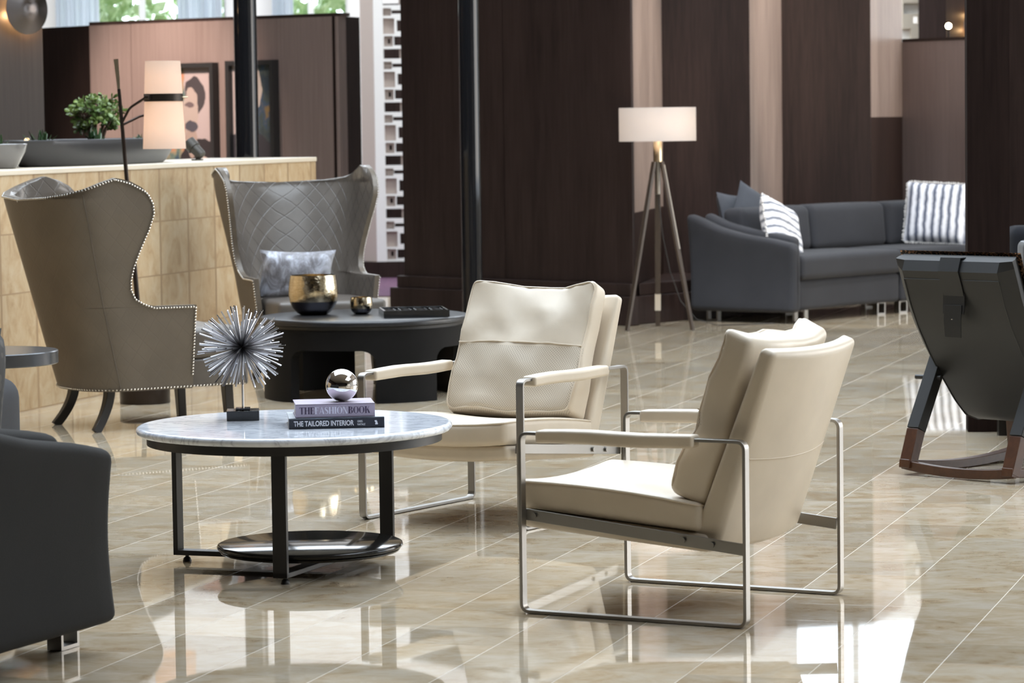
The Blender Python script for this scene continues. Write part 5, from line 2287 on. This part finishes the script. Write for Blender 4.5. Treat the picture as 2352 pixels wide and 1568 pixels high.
nw = Vector((1.18, -1.178)).normalized()
ppos = Vector((-4.05, 18.30)).lerp(Vector((-2.872, 19.48)), .905)
sconce('spun metal disc sconce glowing on the pier at the top left', (ppos.x, ppos.y, 2.12), nw, .155, 2.6, 12)
ppos = Vector((3.79, 27.3)).lerp(Vector((4.6, 28.1)), .30)
sconce('spun metal disc sconce glowing at the top right beyond the partition', (ppos.x, ppos.y, 2.17), (1.0, -1.07), .16, .7, 8)
g = MB().lathe([(.026 * math.sin(PI * k / 12), -.026 * math.cos(PI * k / 12)) for k in range(13)], 16)
t = thing('globe_lamp', 'small bright bulb glowing beside the right sconce above the partition', 'lamp', (3.755, 26.9, 0))
go = g.build('bulb', plain('bright_bulb', (1, .9, .7), .3, emit=(1.0, .80, .50), estr=22), t)
go.location = (0, 0, 2.155)
MB().lathe([(0, 0), (.10, 0), (.10, .015), (.010, .02), (.010, 2.12), (.02, 2.13), (0, 2.13)], 20).build('stand', M['lamp_dark'], t)


# ------------------------------------------------------------------ curtains and the garden beyond
def curtain(label, xa, xb, y):
    def g(u, v):
        x = lerp(xa, xb, u)
        return Vector((x, y + .045 * math.sin(u * (xb - xa) * 38) + .015 * math.sin(u * 91), lerp(.05, 3.05, v)))
    n = max(24, int((xb - xa) * 80))
    o = MB().grid(g, n, 6).build('sheer_curtain', M['sheer'], weld=False)
    tag(o, label, 'curtain', 'sheer curtains at the back windows')


curtain('pale blue sheer curtain gathered at the left of the far window', -4.68, -4.22, 32.70)
curtain('pale sheer curtain beside the rose pillar, left of the black column', -3.42, -2.95, 32.70)
curtain('narrow sheer curtain right of the rose pillar', -2.44, -2.22, 32.70)


def tree(label, x, y, r, h, seed):
    rng = random.Random(seed)
    t = thing('garden_tree', label, 'tree', (x, y, -.3), 0, 'trees outside the back windows')
    MB().tube([(0, 0, 0), (.05, 0, h * .5), (0, .05, h)], [.12, .09, .05], 8).build('trunk', M['bark'], t)
    fo = MB()
    for k in range(620):
        d = Vector((rng.gauss(0, 1), rng.gauss(0, 1), rng.gauss(0, 1))).normalized() * (rng.random() ** .4)
        c = Vector((d.x * r, d.y * r, h + d.z * r * .9))
        a = Vector((rng.gauss(0, 1), rng.gauss(0, 1), rng.gauss(0, 1))).normalized()
        b = a.cross(Vector((rng.gauss(0, 1), rng.gauss(0, 1), rng.gauss(0, 1)))).normalized()
        l = rng.uniform(.09, .17)
        fo.add([c - a * l, c + b * l * .5, c + a * l, c - b * l * .5], [(0, 1, 2, 3)])
    fo.build('foliage', M['tree_leaf'], t, smooth=False, weld=False)


tree('leafy tree outside the far left window', -4.75, 36.6, .95, 2.7, 1)
tree('leafy tree outside the middle of the left window', -3.35, 39.4, 1.0, 2.8, 2)
tree('leafy tree outside the window right of the rose pillar', -1.9, 36.6, .95, 2.7, 3)
tree('leafy tree outside the window behind the lattice screen', .6, 37.0, 1.0, 2.9, 4)
structure(MB().box((0, 44, -.4), (60, 16, .2)).build('ground', plain('garden_lawn', (.20, .28, .10), .95), smooth=False))

# ------------------------------------------------------------------ smaller accent lights of the lobby (recessed downlights)
spot('downlight_partition', (-3.6, 22.2, 4.2), (-2.75, 24.2, 1.5), 1500, (1.0, .82, .72), 40, .9, .15)
spot('downlight_sofa', (2.6, 19.6, 4.8), (2.5, 21.9, .5), 480, (.96, .95, .96), 34, .35, .05)
spot('downlight_sofa', (1.0, 19.8, 4.8), (1.75, 21.7, .5), 330, (.86, .92, 1.0), 30, .5, .05)
spot('downlight_return', (3.4, 20.2, 4.6), (1.0, 22.2, 1.6), 700, (1.0, .84, .72), 26, .7, .15)
spot('downlight_return', (4.3, 21.5, 4.6), (1.95, 23.7, 1.9), 700, (1.0, .84, .72), 26, .7, .15)
spot('downlight_return', (5.2, 22.5, 4.8), (3.0, 24.8, 2.0), 430, (1.0, .84, .72), 26, .7, .15)
